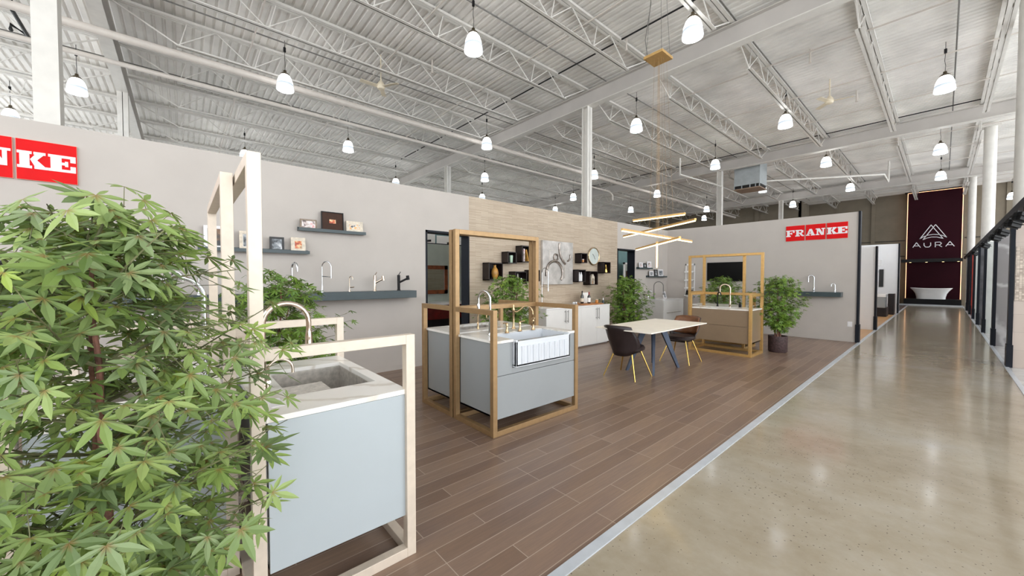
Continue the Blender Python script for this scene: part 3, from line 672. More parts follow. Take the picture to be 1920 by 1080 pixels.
# ------------------------------------------------------------------ display islands
def cbox(mb, x0, x1, y0, y1, z0, z1): mb.box(x0, x1, y0, y1, z0, z1)
def island(label, X0, X1, Y0, Y1, plane, metal, face, cz, split=None, sink=None, farm=None, T=2.02, bw=0.05, ci=0.035, top='marble', gap='x1'):
    """frame footprint; plane = side carrying the tall portal: 'x0','x1','y0','y1'; gap = side with the drawer fronts"""
    t = thing('display_island', label, 'display island', ((X0 + X1) / 2, (Y0 + Y1) / 2, 0), 'framed sink display islands')
    b = bw
    def vb(mb, x, y, h): mb.box(x, x + b, y, y + b, 0, h)
    xs = (X0, X1 - b); ysl = (Y0, Y1 - b)
    tall = MB(); base = MB(); lows = {}
    for x in xs:
        for y in ysl:
            isT = (plane == 'x0' and x == X0) or (plane == 'x1' and x != X0) or (plane == 'y0' and y == Y0) or (plane == 'y1' and y != Y0)
            (tall if isT else lows.setdefault(len(lows), MB())).box(x, x + b, y, y + b, 0, T if isT else 1.2)
    if plane in ('x0', 'x1'):
        x = X0 if plane == 'x0' else X1 - b
        tall.box(x, x + b, Y0 + b, Y1 - b, T - b, T); tall.box(x, x + b, Y0 + b, Y1 - b, 1.2 - b, 1.2)
        for i_, y in enumerate(ysl): lows[i_].box(X0 + b if plane == 'x0' else X0 + b, X1 - b, y, y + b, 1.2 - b, 1.2)
    else:
        y = Y0 if plane == 'y0' else Y1 - b
        tall.box(X0 + b, X1 - b, y, y + b, T - b, T); tall.box(X0 + b, X1 - b, y, y + b, 1.2 - b, 1.2)
        for i_, x in enumerate(xs): lows[i_].box(x, x + b, Y0 + b, Y1 - b, 1.2 - b, 1.2)
    base.box(X0 + b, X1 - b, Y0, Y0 + b, 0, b).box(X0 + b, X1 - b, Y1 - b, Y1, 0, b).box(X0, X0 + b, Y0 + b, Y1 - b, 0, b).box(X1 - b, X1, Y0 + b, Y1 - b, 0, b)
    tall.build('tall_frame', metal, t, bevel=0.002); [l_.build('low_frame', metal, t, bevel=0.002) for l_ in lows.values()]; base.build('base_frame', metal, t, bevel=0.002)
    cx0, cx1, cy0, cy1 = X0 + ci, X1 - ci, Y0 + ci + 0.02, Y1 - ci
    # carcass panels
    car = MB(); fr = MB()
    zt = 0.88
    car.box(cx0, cx0 + 0.018, cy0, cy1, cz, zt).box(cx1 - 0.018, cx1, cy0, cy1, cz, zt).box(cx0, cx1, cy0, cy0 + 0.018, cz, zt).box(cx0, cx1, cy1 - 0.018, cy1, cz, zt).box(cx0, cx1, cy0, cy1, cz, cz + 0.018)
    car.build('carcass', face, t)
    if gap == 'x1':
        zs = [cz, zt] if split is None else [cz, split, zt]
        for i in range(len(zs) - 1):
            z0 = zs[i] + (0.003 if i else -0.004); z1_ = zs[i + 1] - 0.003
            if farm and i == len(zs) - 2:
                mb = MB().box(cx1, cx1 + 0.018, cy0, farm[0], z0, z1_).box(cx1, cx1 + 0.018, farm[1], cy1, z0, z1_).box(cx1, cx1 + 0.018, farm[0], farm[1], z0, 0.625)
            else: mb = MB().box(cx1, cx1 + 0.018, cy0, cy1, z0, z1_)
            mb.build('drawer_front', face, t, bevel=0.0015)
    else:
        zs = [cz, zt] if split is None else [cz, split, zt]
        for i in range(len(zs) - 1):
            MB().box(cx0, cx1, cy0 - 0.018, cy0, zs[i] + 0.003, zs[i + 1] - 0.003).build('drawer_front', face, t, bevel=0.0015)
    kx0, kx1, ky0, ky1 = cx0 - 0.005, cx1 + 0.022, cy0 - 0.02, cy1 + 0.005
    s = sink
    ct = MB()
    if s:
        if farm: s = (s[0], kx1 + 0.001, s[2], s[3])
        ct.box(kx0, s[0], ky0, ky1, zt, 0.905).box(s[0], kx1, ky0, s[2], zt, 0.905).box(s[0], kx1, s[3], ky1, zt, 0.905)
        if not farm: ct.box(s[1], kx1, s[2], s[3], zt, 0.905)
    else: ct.box(kx0, kx1, ky0, ky1, zt, 0.905)
    ct.build('countertop', top, t)
    if s and not farm:
        d = 0.23; a0, a1, b0, b1 = s; w_ = 0.012
        mb = MB().box(a0 - w_, a0, b0 - w_, b1 + w_, 0.88 - d, 0.878).box(a1, a1 + w_, b0 - w_, b1 + w_, 0.88 - d, 0.878).box(a0, a1, b0 - w_, b0, 0.88 - d, 0.878).box(a0, a1, b1, b1 + w_, 0.88 - d, 0.878).box(a0 - w_, a1 + w_, b0 - w_, b1 + w_, 0.87 - d, 0.88 - d)
        sk = mb.build('sink_basin', 'steel', t, bevel=0.003)
        MB().lathe([(0.045, 0), (0.045, 0.004), (0.03, 0.004), (0.028, -0.003)], ((a0 + a1) / 2, (b0 + b1) / 2, 0.88 - d), 18).build('drain', 'chrome', sk, True)
    return t
# near right island (bar sink) and its neighbour
N = island('pale grey island with square steel sink in the foreground', -3.105, -1.868, 0.205, 0.94, 'y0', 'goldlit', 'lacq', 0.222, None, (-2.82, -2.16, 0.40, 0.835), ci=0.042)
# grid rack in the sink
mb = MB()
for i in range(26):
    x = -2.75 + i * 0.022; mb.cyl((x, 0.405, 0.80), (x, 0.70, 0.80), 0.004, 6)
mb.cyl((-2.78, 0.42, 0.795), (-2.18, 0.42, 0.795), 0.004, 6).cyl((-2.78, 0.69, 0.795), (-2.18, 0.69, 0.795), 0.004, 6)
tag(mb.build('drying_rack', 'steel'), 'roll-up steel drying rack lying across the foreground sink', 'drying rack')
W = island('pale grey island half hidden behind the foreground maple', -3.55, -2.32, -0.54, 0.198, 'y1', 'goldlit', 'lacq', 0.222, None, (-3.25, -2.6, -0.40, 0.03), ci=0.042)
A = island('mid grey island with undermount sink, back half of the centre pair', -4.13, -3.46, 2.17, 3.41, 'x1', 'gold', 'lacq2', 0.16, 0.56, (-4.02, -3.66, 2.46, 3.05))
B = island('mid grey island with white fluted apron sink', -3.43, -2.742, 2.17, 3.41, 'x0', 'gold', 'lacq2', 0.16, 0.567, (-3.16, -2.72, 2.43, 3.24), (2.42, 3.245))
F1 = island('taupe two-drawer island with steel sink near the television', -3.52, -2.352, 8.05, 8.77, 'y1', 'goldwarm', 'taupelacq', 0.24, 0.565, (-3.3, -2.65, 8.22, 8.5), gap='y0')
F2 = island('taupe island tucked behind the front one near the television', -3.87, -2.70, 8.80, 9.52, 'y0', 'goldwarm', 'taupelacq', 0.24, 0.565, None, gap='y0')
# apron sink
t = B
y0, y1, xa, xb = 2.43, 3.235, -3.15, -2.712
mb = MB()
mb.box(xa, xa + 0.025, y0, y1, 0.64, 0.90).box(xa, xb, y0, y0 + 0.025, 0.64, 0.90).box(xa, xb, y1 - 0.025, y1, 0.64, 0.90).box(xa, xb, y0, y1, 0.63, 0.66)
mb.box(xb - 0.03, xb, y0, y1, 0.635, 0.885)
sk = mb.build('apron_sink', 'fireclay', t, bevel=0.006)
for i in range(9):
    yc = y0 + 0.085 + i * (y1 - y0 - 0.17) / 8
    MB().tube([(xb - 0.002, yc, 0.66), (xb - 0.002, yc, 0.835)], [0.018, 0.022], 14).build('flute', 'fireclay', sk, True)
MB().lathe([(0.045, 0), (0.045, 0.004), (0.03, 0.004), (0.028, -0.003)], (-2.93, 2.83, 0.66), 18).build('drain', 'chrome', sk, True)

CT = 0.905
faucet('big polished nickel gooseneck faucet on the foreground sink', (-2.42, 0.325, CT), PI / 2, 0.455, 0.225, 0.05, 'nickel', r=0.014, handle='side', spray=0.10)
faucet('small polished nickel filter faucet beside the big foreground one', (-2.26, 0.32, CT), PI / 2, 0.175, 0.115, 0.02, 'nickel', r=0.007, handle='side', base=0.016)
tag(MB().box(-2.16, -2.02, 0.30, 0.355, CT, CT + 0.002).build('care_card', 'letter'), 'small clear sticker card beside the foreground faucet', 'card')
faucet('large chrome arched faucet rising behind the foreground maple', (-2.98, 0.10, CT), -PI / 2, 0.60, 0.235, 0.05, 'chrome', r=0.015, handle='side', spray=0.08)
faucet('short chrome filter faucet behind the foreground maple', (-2.72, 0.09, CT), -PI / 2, 0.22, 0.12, 0.02, 'chrome', r=0.008, handle='straight', base=0.016)
faucet('tall chrome gooseneck faucet on the centre island pair', (-3.11, 2.42, CT), PI * 1.05, 0.46, 0.17, 0.05, 'chrome', r=0.013, handle='side', spray=0.06)
# bronze side handles, bridge spout
def bell(label, loc, lever, nm, h=0.11, rz=0.0):
    t = thing(nm, label, 'faucet handle', (0, 0, 0), 'bronze deck fittings')
    MB().lathe([(0.026, 0), (0.02, 0.012), (0.012, 0.04), (0.01, h * 0.65), (0.016, h * 0.72), (0.014, h * 0.9), (0.008, h)], n=18).build('post', 'champ', t, True)
    if lever: MB().cyl((0, 0, h * 0.95), (0, lever, h * 1.02), 0.006, 8).build('lever', 'champ', t, True)
    else: MB().lathe([(0.028, h * 0.95), (0.03, h * 1.05), (0.02, h * 1.12)], n=16).build('spray_head', 'champ', t, True)
    t.location = loc; t.rotation_euler = (0, 0, rz)
bell('bronze lever handle left of the bronze bridge spout', (-3.12, 2.66, CT), -0.075, 'lever_tap', rz=0.3)
bell('bronze lever handle right of the bronze bridge spout', (-3.13, 2.86, CT), 0.075, 'lever_tap')
bell('bronze side sprayer, rightmost fitting behind the apron sink', (-3.11, 3.05, CT), 0, 'side_sprayer', 0.13)
t = thing('bridge_faucet', 'bronze traditional faucet with curved spout behind the apron sink', 'faucet', (0, 0, 0))
MB().lathe([(0.026, 0), (0.022, 0.012), (0.012, 0.03), (0.011, 0.2), (0.017, 0.21), (0.017, 0.235), (0.008, 0.25), (0.01, 0.275), (0.003, 0.29)], n=18).build('body', 'champ', t, True)
MB().tube([(0, 0, 0.205), (0.04, 0, 0.2), (0.08, 0, 0.225), (0.12, 0, 0.262), (0.165, 0, 0.272), (0.205, 0, 0.25), (0.225, 0, 0.21), (0.228, 0, 0.17)], 0.0085, 12).build('spout', 'champ', t, True)
t.location = (-3.34, 2.95, CT); t.rotation_euler = (0, 0, 0.75)
faucet('small bronze filter faucet on the rear centre island', (-3.6, 2.62, CT), 0.9, 0.2, 0.1, 0.02, 'champ', r=0.007, handle='side', base=0.015)
faucet('white hose spring faucet on the taupe island', (-2.90, 8.56, CT), PI * 1.05, 0.47, 0.19, 0.07, 'nickel', r=0.016, handle='side', spray=0.05)
faucet('slim black faucet on the taupe island', (-3.14, 8.55, CT), -0.6, 0.3, 0.1, 0.02, 'black', r=0.012, handle='side')
def bottle(label, loc, prof, mat, nm='bottle', cap=None, grp=None, lab2=None):
    t = thing(nm, label, 'bottle' if 'bottle' in nm else nm.replace('_', ' '), loc, grp)
    MB().lathe(prof, loc, 18).build('body', mat, t, True)
    if cap: MB().lathe(cap[0], loc, 14).build('cap', cap[1], t, True)
    if lab2: MB().lathe(lab2[0], loc, 18, cap=False).build('paper_label', lab2[1], t, True)
    return t
WP = [(0.036, 0), (0.038, 0.01), (0.038, 0.17), (0.015, 0.22), (0.013, 0.28)]
bottle('small black soap dispenser on the taupe island', (-2.72, 8.58, CT), [(0.025, 0), (0.025, 0.06), (0.01, 0.075)], 'black', 'soap_dispenser', ([(0.008, 0.07), (0.016, 0.1), (0.016, 0.105)], 'black'))

# ------------------------------------------------------------------ white base cabinets by the tiled wall
def pull(mb, x, y, z0, z1):
    mb.cyl((x + 0.035, y, z0), (x + 0.035, y, z1), 0.006, 8)
    for z in (z0 + 0.03, z1 - 0.03): mb.cyl((x, y, z), (x + 0.035, y, z), 0.005, 8)
def basecab(label, x1, y0, y1, split, sink=None):
    t = thing('base_cabinet', label, 'cabinet', ((XW + x1) / 2, (y0 + y1) / 2, 0), 'white base cabinets')
    X0 = XW + 0.01
    MB().box(X0, x1 - 0.02, y0, y1, 0.06, 0.875).box(X0, x1 - 0.06, y0 + 0.01, y1 - 0.01, 0, 0.06).build('carcass', 'whitecab', t)
    for a, b, hy in ((y0 + 0.003, split - 0.002, split - 0.04), (split + 0.002, y1 - 0.003, split + 0.04)):
        d = MB().box(x1 - 0.02, x1, a, b, 0.03, 0.87).build('door', 'whitecab', t, bevel=0.002)
        mb = MB(); pull(mb, x1, hy, 0.58, 0.84); mb.build('handle', 'conduit', d, True)
    ct = MB()
    if sink:
        a0, a1, b0, b1 = sink
        ct.box(X0, a0, y0 - .005, y1, 0.875, 0.9).box(a1, x1 + .01, y0 - .005, y1, 0.875, 0.9).box(a0, a1, y0 - .005, b0, 0.875, 0.9).box(a0, a1, b1, y1, 0.875, 0.9)
    else: ct.box(X0, x1 + 0.01, y0 - .005, y1, 0.875, 0.9)
    ct.build('countertop', 'white', t)
    if sink: MB().box(a0, a1, b0, b1, 0.877, 0.885).build('sink_basin', 'steel', t)
    return t
basecab('white two-door base cabinet with tall spring faucet', -5.14, 5.40, 6.50, 5.99, (-5.6, -5.25, 5.75, 6.25))
basecab('white two-door base cabinet carrying the wine tray', -5.155, 6.515, 7.575, 7.08)
faucet('tall chrome spring faucet on the white cabinet', (-5.62, 5.77, 0.9), -0.1, 0.82, 0.2, 0.33, 'chrome', r=0.009, handle='pro', spray=0.06)
t = thing('base_cabinet', 'white and grey drawer cabinet in the far left corner', 'cabinet', (-5.5, 10.8, 0), 'white base cabinets')
MB().box(-5.86, -5.17, 10.17, 11.4, 0.06, 0.875).build('carcass', 'whitecab', t)
MB().box(-5.86, -5.2, 10.2, 11.38, 0.0, 0.06).build('plinth', 'lacq', t)
for a, b in ((0.08, 0.29), (0.295, 0.58), (0.585, 0.87)):
    d = MB().box(-5.17, -5.15, 10.175, 11.395, a, b).build('drawer', 'whitecab', t, bevel=0.002)
    if b < 0.86: MB().cyl((-5.13, 10.35, b - 0.06), (-5.13, 11.2, b - 0.06), 0.008, 8).cyl((-5.15, 10.4, b - 0.06), (-5.13, 10.4, b - 0.06), 0.006, 8).cyl((-5.15, 11.15, b - 0.06), (-5.13, 11.15, b - 0.06), 0.006, 8).build('handle', 'steel', d, True)
MB().box(-5.87, -5.14, 10.16, 11.41, 0.875, 0.9).build('countertop', 'white', t)
faucet('tall thin arched faucet on the corner cabinet', (-5.62, 10.5, 0.9), 0.6, 0.5, 0.26, 0.2, 'conduit', r=0.011, handle='side', spray=0.05)
faucet('short faint chrome faucet on the corner cabinet', (-5.72, 10.36, 0.9), 0.6, 0.24, 0.1, 0.03, 'chrome', r=0.008, handle='side')
frame('small white framed photo standing on the corner cabinet', 10.78, 0.905, 0.17, 0.21, 'letter', 'pic_bw', 0.03, xb=-5.4, lean=0.25)

# small tray group on white cabinet
t = thing('serving_tray', 'round-cornered wooden serving board on the white cabinet', 'tray', (-5.45, 7.15, 0.9))
MB().box(-5.62, -5.27, 6.78, 7.5, 0.9, 0.918).build('board', 'woodboard', t, bevel=0.008)
MB().cyl((-5.45, 6.76, 0.93), (-5.45, 6.76, 0.95), 0.02, 10).build('handle', 'woodboard', t)
bottle('dark wine bottle with pale label on the wooden board', (-5.5, 6.98, 0.919), WP, 'wine', 'wine_bottle', ([(0.0145, 0.24), (0.0145, 0.29)], 'black'), 'wine bottles', ([(0.0388, 0.04), (0.0388, 0.12)], 'woodpale'))
bottle('wine bottle with red foil on the wooden board', (-5.42, 7.13, 0.919), [(a, b * 0.92) for a, b in WP], 'wine', 'wine_bottle', ([(0.0165, 0.2), (0.0155, 0.265)], 'labelred'), 'wine bottles', ([(0.0388, 0.03), (0.0388, 0.13)], 'mat'))
bottle('small jar of amber honey on the wooden board', (-5.38, 7.38, 0.919), [(0.036, 0), (0.04, 0.02), (0.036, 0.06), (0.024, 0.075)], 'amber', 'honey_jar', ([(0.026, 0.074), (0.026, 0.09)], 'woodpale'))
bottle('blue pump bottle at the right end of the white cabinet', (-5.3, 7.52, 0.9), [(0.03, 0), (0.03, 0.07), (0.012, 0.085)], 'shelfdark', 'pump_bottle', ([(0.012, 0.08), (0.01, 0.12), (0.003, 0.15)], 'white'))
t = thing('cook_book', 'open pale cook book leaning behind the wine bottles', 'book', (-5.6, 7.3, 0.919))
MB().obox((-5.6, 7.25, 1.04), (0.004, 0, 0.0), (0, 0.12, 0), (-0.025, 0, 0.12)).build('pages', 'mat', t)
MB().obox((-5.607, 7.25, 1.04), (0.004, 0, 0.0), (0, 0.125, 0), (-0.025, 0, 0.122)).build('cover', 'woodpale', t)
for i, (y, lb) in enumerate(((6.62, 'left'), (6.7, 'right'))):
    bottle('clear drinking glass, %s of the pair beside the wooden board' % lb, (-5.45, y + 0.0, 0.9), [(0.022, 0), (0.03, 0.01), (0.032, 0.07)], 'chrome', 'drinking_glass', None, 'drinking glasses')

# ------------------------------------------------------------------ shadow boxes, art, clock on the tiled wall
def sbox(label, y0, y1, z0, z1, d=0.2):
    t = thing('wall_cube_shelf', label, 'wall shelf', (XW + d / 2, (y0 + y1) / 2, z0), 'dark wall cube shelves')
    b = 0.018
    MB().box(XW, XW + d, y0, y0 + b, z0, z1).box(XW, XW + d, y1 - b, y1, z0, z1).box(XW, XW + d, y0, y1, z0, z0 + b).box(XW, XW + d, y0, y1, z1 - b, z1).build('box_sides', 'espresso', t)
    MB().box(XW, XW + 0.01, y0 + b, y1 - b, z0 + b, z1 - b).build('back_panel', 'espresso', t)
    return z0 + b
cb = [(4.39, 4.738, 1.463, 1.803, 'leftmost dark cube shelf holding a mustard vase'), (4.866, 5.101, 1.797, 2.032, 'small dark cube shelf holding a mint jar'),
      (5.247, 5.56, 1.834, 2.175, 'highest dark cube shelf holding books'), (5.06, 5.386, 1.378, 1.641, 'dark cube shelf with bottles, above the maple by the tiled wall'),
      (5.50, 5.771, 1.436, 1.678, 'dark cube shelf just left of the silver art panel'), (7.17, 7.40, 1.869, 2.104, 'small dark cube shelf touching the round clock'),
      (7.052, 7.348, 1.413, 1.708, 'dark cube shelf holding two white bottles'), (7.494, 7.83, 1.339, 1.675, 'dark cube shelf holding a small lantern'),
      (8.083, 8.374, 1.63, 1.919, 'rightmost dark cube shelf holding a gold ornament')]
zb = [sbox(lb, a, b, c, d) for a, b, c, d, lb in cb]
XB = XW + 0.12
bottle('mustard bulbous vase in the leftmost cube shelf', (XB, 4.6, zb[0]), [(0.035, 0), (0.06, 0.05), (0.075, 0.12), (0.06, 0.19), (0.03, 0.235), (0.024, 0.26), (0.03, 0.28)], 'vase', 'vase')
bottle('mint green jar in the small cube shelf', (XB, 5.02, zb[1]), [(0.03, 0), (0.032, 0.01), (0.04, 0.14), (0.038, 0.15)], 'jar', 'ceramic_jar')
tag(MB().obox((XB, 5.33, zb[2] + 0.13), (0.06, 0, 0), (0, 0.018, 0), (0, 0, 0.13)).build('book', 'pic_pink'), 'grey patterned book upright in the highest cube shelf', 'book', 'books in the highest cube')
tag(MB().obox((XB, 5.42, zb[2] + 0.127), (0.06, 0, 0), (0, 0.013, 0.002), (0, -0.03, 0.12)).build('book', 'bamboo'), 'yellow book leaning in the highest cube shelf', 'book', 'books in the highest cube')
bottle('grey bottle in the cube shelf above the maple', (XB, 5.2, zb[3]), [(0.025, 0), (0.025, 0.12), (0.01, 0.16), (0.01, 0.2)], 'steel', 'bottle')
bottle('tiny white figure jar in the cube shelf above the maple', (XB, 5.3, zb[3]), [(0.02, 0), (0.022, 0.05), (0.01, 0.08), (0.012, 0.11)], 'white', 'small_jar')
bottle('white bottle in the cube shelf beside the silver panel', (XB, 5.7, zb[4]), [(0.025, 0), (0.028, 0.05), (0.012, 0.1), (0.01, 0.13)], 'white', 'bottle')
bottle('thin white candle in the cube shelf by the clock', (XB, 7.27, zb[5]), [(0.012, 0), (0.012, 0.06)], 'white', 'candle')
bottle('white and gold jar in the cube shelf by the clock', (XB, 7.33, zb[5]), [(0.03, 0), (0.033, 0.03), (0.03, 0.07)], 'amber', 'ceramic_jar', ([(0.031, 0.045), (0.028, 0.08)], 'white'))
for yy, lb in ((7.2, 'left'), (7.27, 'right')):
    bottle('tall white bottle, %s of the pair in the cube shelf' % lb, (XB, yy, zb[6]), [(0.027, 0), (0.028, 0.14), (0.013, 0.19), (0.011, 0.22)], 'white', 'bottle', None, 'white bottle pair')
t = thing('lantern', 'cream arched lantern in the lowest cube shelf', 'lantern', (XB, 7.7, zb[7]))
MB().poly([(-.06, 0), (-.035, 0), (-.035, .12), (-.015, .15), (.015, .15), (.035, .12), (.035, 0), (.06, 0), (.06, .18), (0, .25), (-.06, .18)], lambda u, v: (XB - 0.03, 7.7 + u, zb[7] + v), lambda u, v: (XB + 0.03, 7.7 + u, zb[7] + v)).build('arch', 'woodpale', t)
MB().cyl((XB, 7.7, zb[7]), (XB, 7.7, zb[7] + 0.08), 0.018, 10).build('candle', 'woodboard', t)
bottle('gold seated ornament in the rightmost cube shelf', (XB, 8.27, zb[8]), [(0.05, 0), (0.055, 0.03), (0.035, 0.08), (0.045, 0.11), (0.02, 0.15), (0.022, 0.18), (0.008, 0.22)], 'brass', 'ornament')
# art panel
t = thing('wall_art', 'large silver relief art panel with metallic rings on the tiled wall', 'art', (XW, 6.5, 1.36))
MB().box(XW + 0.002, XW + 0.06, 6.0, 7.03, 1.362, 2.345).build('panel', 'greystone', t, bevel=0.003)
def ring(cy, cz, R, a0, a1, r, nm='ring_arc', m='agedsilver'):
    pts = [(XW + 0.07, cy + R * math.cos(math.radians(a0 + (a1 - a0) * i / 20)), cz + R * math.sin(math.radians(a0 + (a1 - a0) * i / 20))) for i in range(21)]
    MB().tube(pts, r, 8).build(nm, m, t, True)
ring(6.37, 1.62, 0.27, 195, -35, 0.03); ring(6.95, 2.2, 0.42, 165, 240, 0.026); ring(6.42, 1.98, 0.07, 0, 360, 0.022); ring(6.8, 2.02, 0.12, -80, 20, 0.02)
MB().box(XW + 0.06, XW + 0.066, 6.2, 6.215, 1.7, 2.12).box(XW + 0.06, XW + 0.066, 6.2, 6.8, 2.12, 2.13).box(XW + 0.06, XW + 0.066, 6.72, 6.74, 1.5, 1.95).build('relief_line', 'steel', t)
# clock
t = thing('wall_clock', 'round pale wall clock with thin brass rim', 'clock', (XW, 7.885, 1.84))
cy_, cz_ = 7.885, 2.06
def disc(mb, r0, x0, x1, n=40):
    return mb.add([(x, cy_ + r0 * math.cos(2 * PI * k / n), cz_ + r0 * math.sin(2 * PI * k / n)) for x in (x0, x1) for k in range(n)], [tuple(range(n)), tuple(range(n, 2 * n))] + [(k, (k + 1) % n, n + (k + 1) % n, n + k) for k in range(n)])
disc(MB(), 0.205, XW + 0.001, XW + 0.035).build('face', 'clockface', t)
MB().tube([(XW + 0.035, cy_ + 0.214 * math.cos(2 * PI * k / 40), cz_ + 0.214 * math.sin(2 * PI * k / 40)) for k in range(41)], 0.014, 8).build('rim', 'champ', t, True)
MB().bar((XW + 0.04, cy_, cz_), (XW + 0.04, cy_ - 0.06, cz_ + 0.06), 0.008, 0.003).bar((XW + 0.04, cy_, cz_), (XW + 0.04, cy_ + 0.05, cz_ - 0.08), 0.008, 0.003).build('hand', 'black', t)

# ------------------------------------------------------------------ corner ledges with small frames
ledge('tiny upper picture ledge near the far left corner', 9.95, 10.72, 1.80)
ledge('tiny lower picture ledge near the far left corner', 10.50, 11.62, 1.555)
for lb, yc, z, w_, h_, fm, pc in (('pale frame leftmost on the tiny upper ledge', 10.09, 1.805, 0.2, 0.16, 'letter', 'pic_pink'), ('dark frame in the middle of the tiny upper ledge', 10.3, 1.805, 0.18, 0.14, 'framedark', 'pic_bw'),
                                ('white frame rightmost on the tiny upper ledge', 10.56, 1.805, 0.22, 0.2, 'letter', 'pic_pink'), ('white frame leftmost on the tiny lower ledge', 10.7, 1.56, 0.24, 0.16, 'letter', 'pic_bw'),
                                ('black frame in the middle of the tiny lower ledge', 10.96, 1.56, 0.2, 0.21, 'framedark', 'pic_bw'), ('white frame rightmost on the tiny lower ledge', 11.26, 1.56, 0.3, 0.22, 'letter', 'pic_bw')):
    frame(lb, yc, z, w_, h_, fm, pc, 0.035)

# ------------------------------------------------------------------ far wall: television, rack, outlet
t = thing('television', 'black flat television on the far grey wall', 'television', (-4.155, YF, 1.42))
MB().box(-4.64, -3.67, YF - 0.05, YF - 0.012, 1.42, 1.965).build('casing', 'black', t, bevel=0.004)
MB().box(-4.625, -3.685, YF - 0.053, YF - 0.049, 1.435, 1.95).build('screen', 'screen', t)
MB().box(-4.3, -4.0, YF - 0.014, YF - 0.001, 1.55, 1.85).build('wall_bracket', 'black', t)
t = thing('brochure_rack', 'white wall rack with sloping brochure pockets', 'rack', (-5.15, YF, 0.92))
MB().box(-5.29, -5.265, YF - 0.02, YF, 0.92, 1.95).box(-5.035, -5.01, YF - 0.02, YF, 0.92, 1.95).box(-5.29, -5.01, YF - 0.02, YF, 1.9, 1.95).box(-5.29, -5.01, YF - 0.02, YF, 0.92, 0.95).build('rack_frame', 'white', t)
for k, z in enumerate((1.68, 1.42, 1.18, 0.95)):
    MB().obox((-5.15, YF - 0.07, z + 0.03), (0.125, 0, 0), (0, 0.055, 0.02), (0, -0.001, 0.003)).box(-5.275, -5.025, YF - 0.13, YF - 0.122, z, z + 0.04).build('pocket', 'white', t)
tag(MB().obox((-5.15, YF - 0.075, 1.05), (0.1, 0, 0), (0, 0.003, 0), (0, 0.03, 0.08)).build('brochure', 'black'), 'dark brochure in the lowest pocket of the white rack', 'brochure')
t = thing('wall_outlet', 'white double outlet plate low on the far grey wall', 'outlet', (-1.42, YF, 0.36))
MB().box(-1.466, -1.381, YF - 0.008, YF, 0.36, 0.478).build('plate', 'letter', t, bevel=0.002)
for x in (-1.445, -1.425): MB().box(x, x + 0.014, YF - 0.011, YF - 0.008, 0.385, 0.45).build('socket', 'mat', t)

# ------------------------------------------------------------------ dining table and chairs
t = thing('dining_table', 'white rectangular dining table with angled blue-grey legs', 'table', (-3.06, 5.71, 0))
MB().box(-3.525, -2.6, 4.80, 6.64, 0.735, 0.752).build('table_top', 'offwhite', t, bevel=0.004)
MB().box(-3.2, -2.92, 5.25, 6.2, 0.70, 0.735).build('apron', 'tableleg', t)
for fx, fy in ((-3.37, 5.45), (-2.91, 5.45), (-2.91, 6.27), (-3.37, 6.27)):
    tx = -3.06 + (fx + 3.14) * 0.55; ty = 5.86 + (fy - 5.86) * 0.30
    tx = -3.14 + (fx + 3.14) * 0.35
    a = Vector((tx, ty, 0.70)); b = Vector((fx, fy, 0.0)); d = (b - a).normalized()
    out = Vector((d.x, d.y, 0)).normalized(); side = Vector((-out.y, out.x, 0))
    mb = MB()
    vs = []
    for p, wd, th in ((a, 0.055, 0.022), (b, 0.022, 0.016)):
        for su, sv in ((-1, -1), (1, -1), (1, 1), (-1, 1)): vs.append(p + out * su * wd + side * sv * th)
    mb.add(vs, [(0, 3, 2, 1), (4, 5, 6, 7), (0, 1, 5, 4), (1, 2, 6, 5), (2, 3, 7, 6), (3, 0, 4, 7)])
    lg = mb.build('leg', 'tableleg', t)
    vs = []
    for p, wd, th in ((a + Vector((0, 0, 0.02)), 0.062, 0.026), (a + d * 0.07, 0.056, 0.025)):
        for su, sv in ((-1, -1), (1, -1), (1, 1), (-1, 1)): vs.append(p + out * su * wd + side * sv * th)
    MB().add(vs, [(0, 3, 2, 1), (4, 5, 6, 7), (0, 1, 5, 4), (1, 2, 6, 5), (2, 3, 7, 6), (3, 0, 4, 7)]).build('brass_bracket', 'brass', lg)

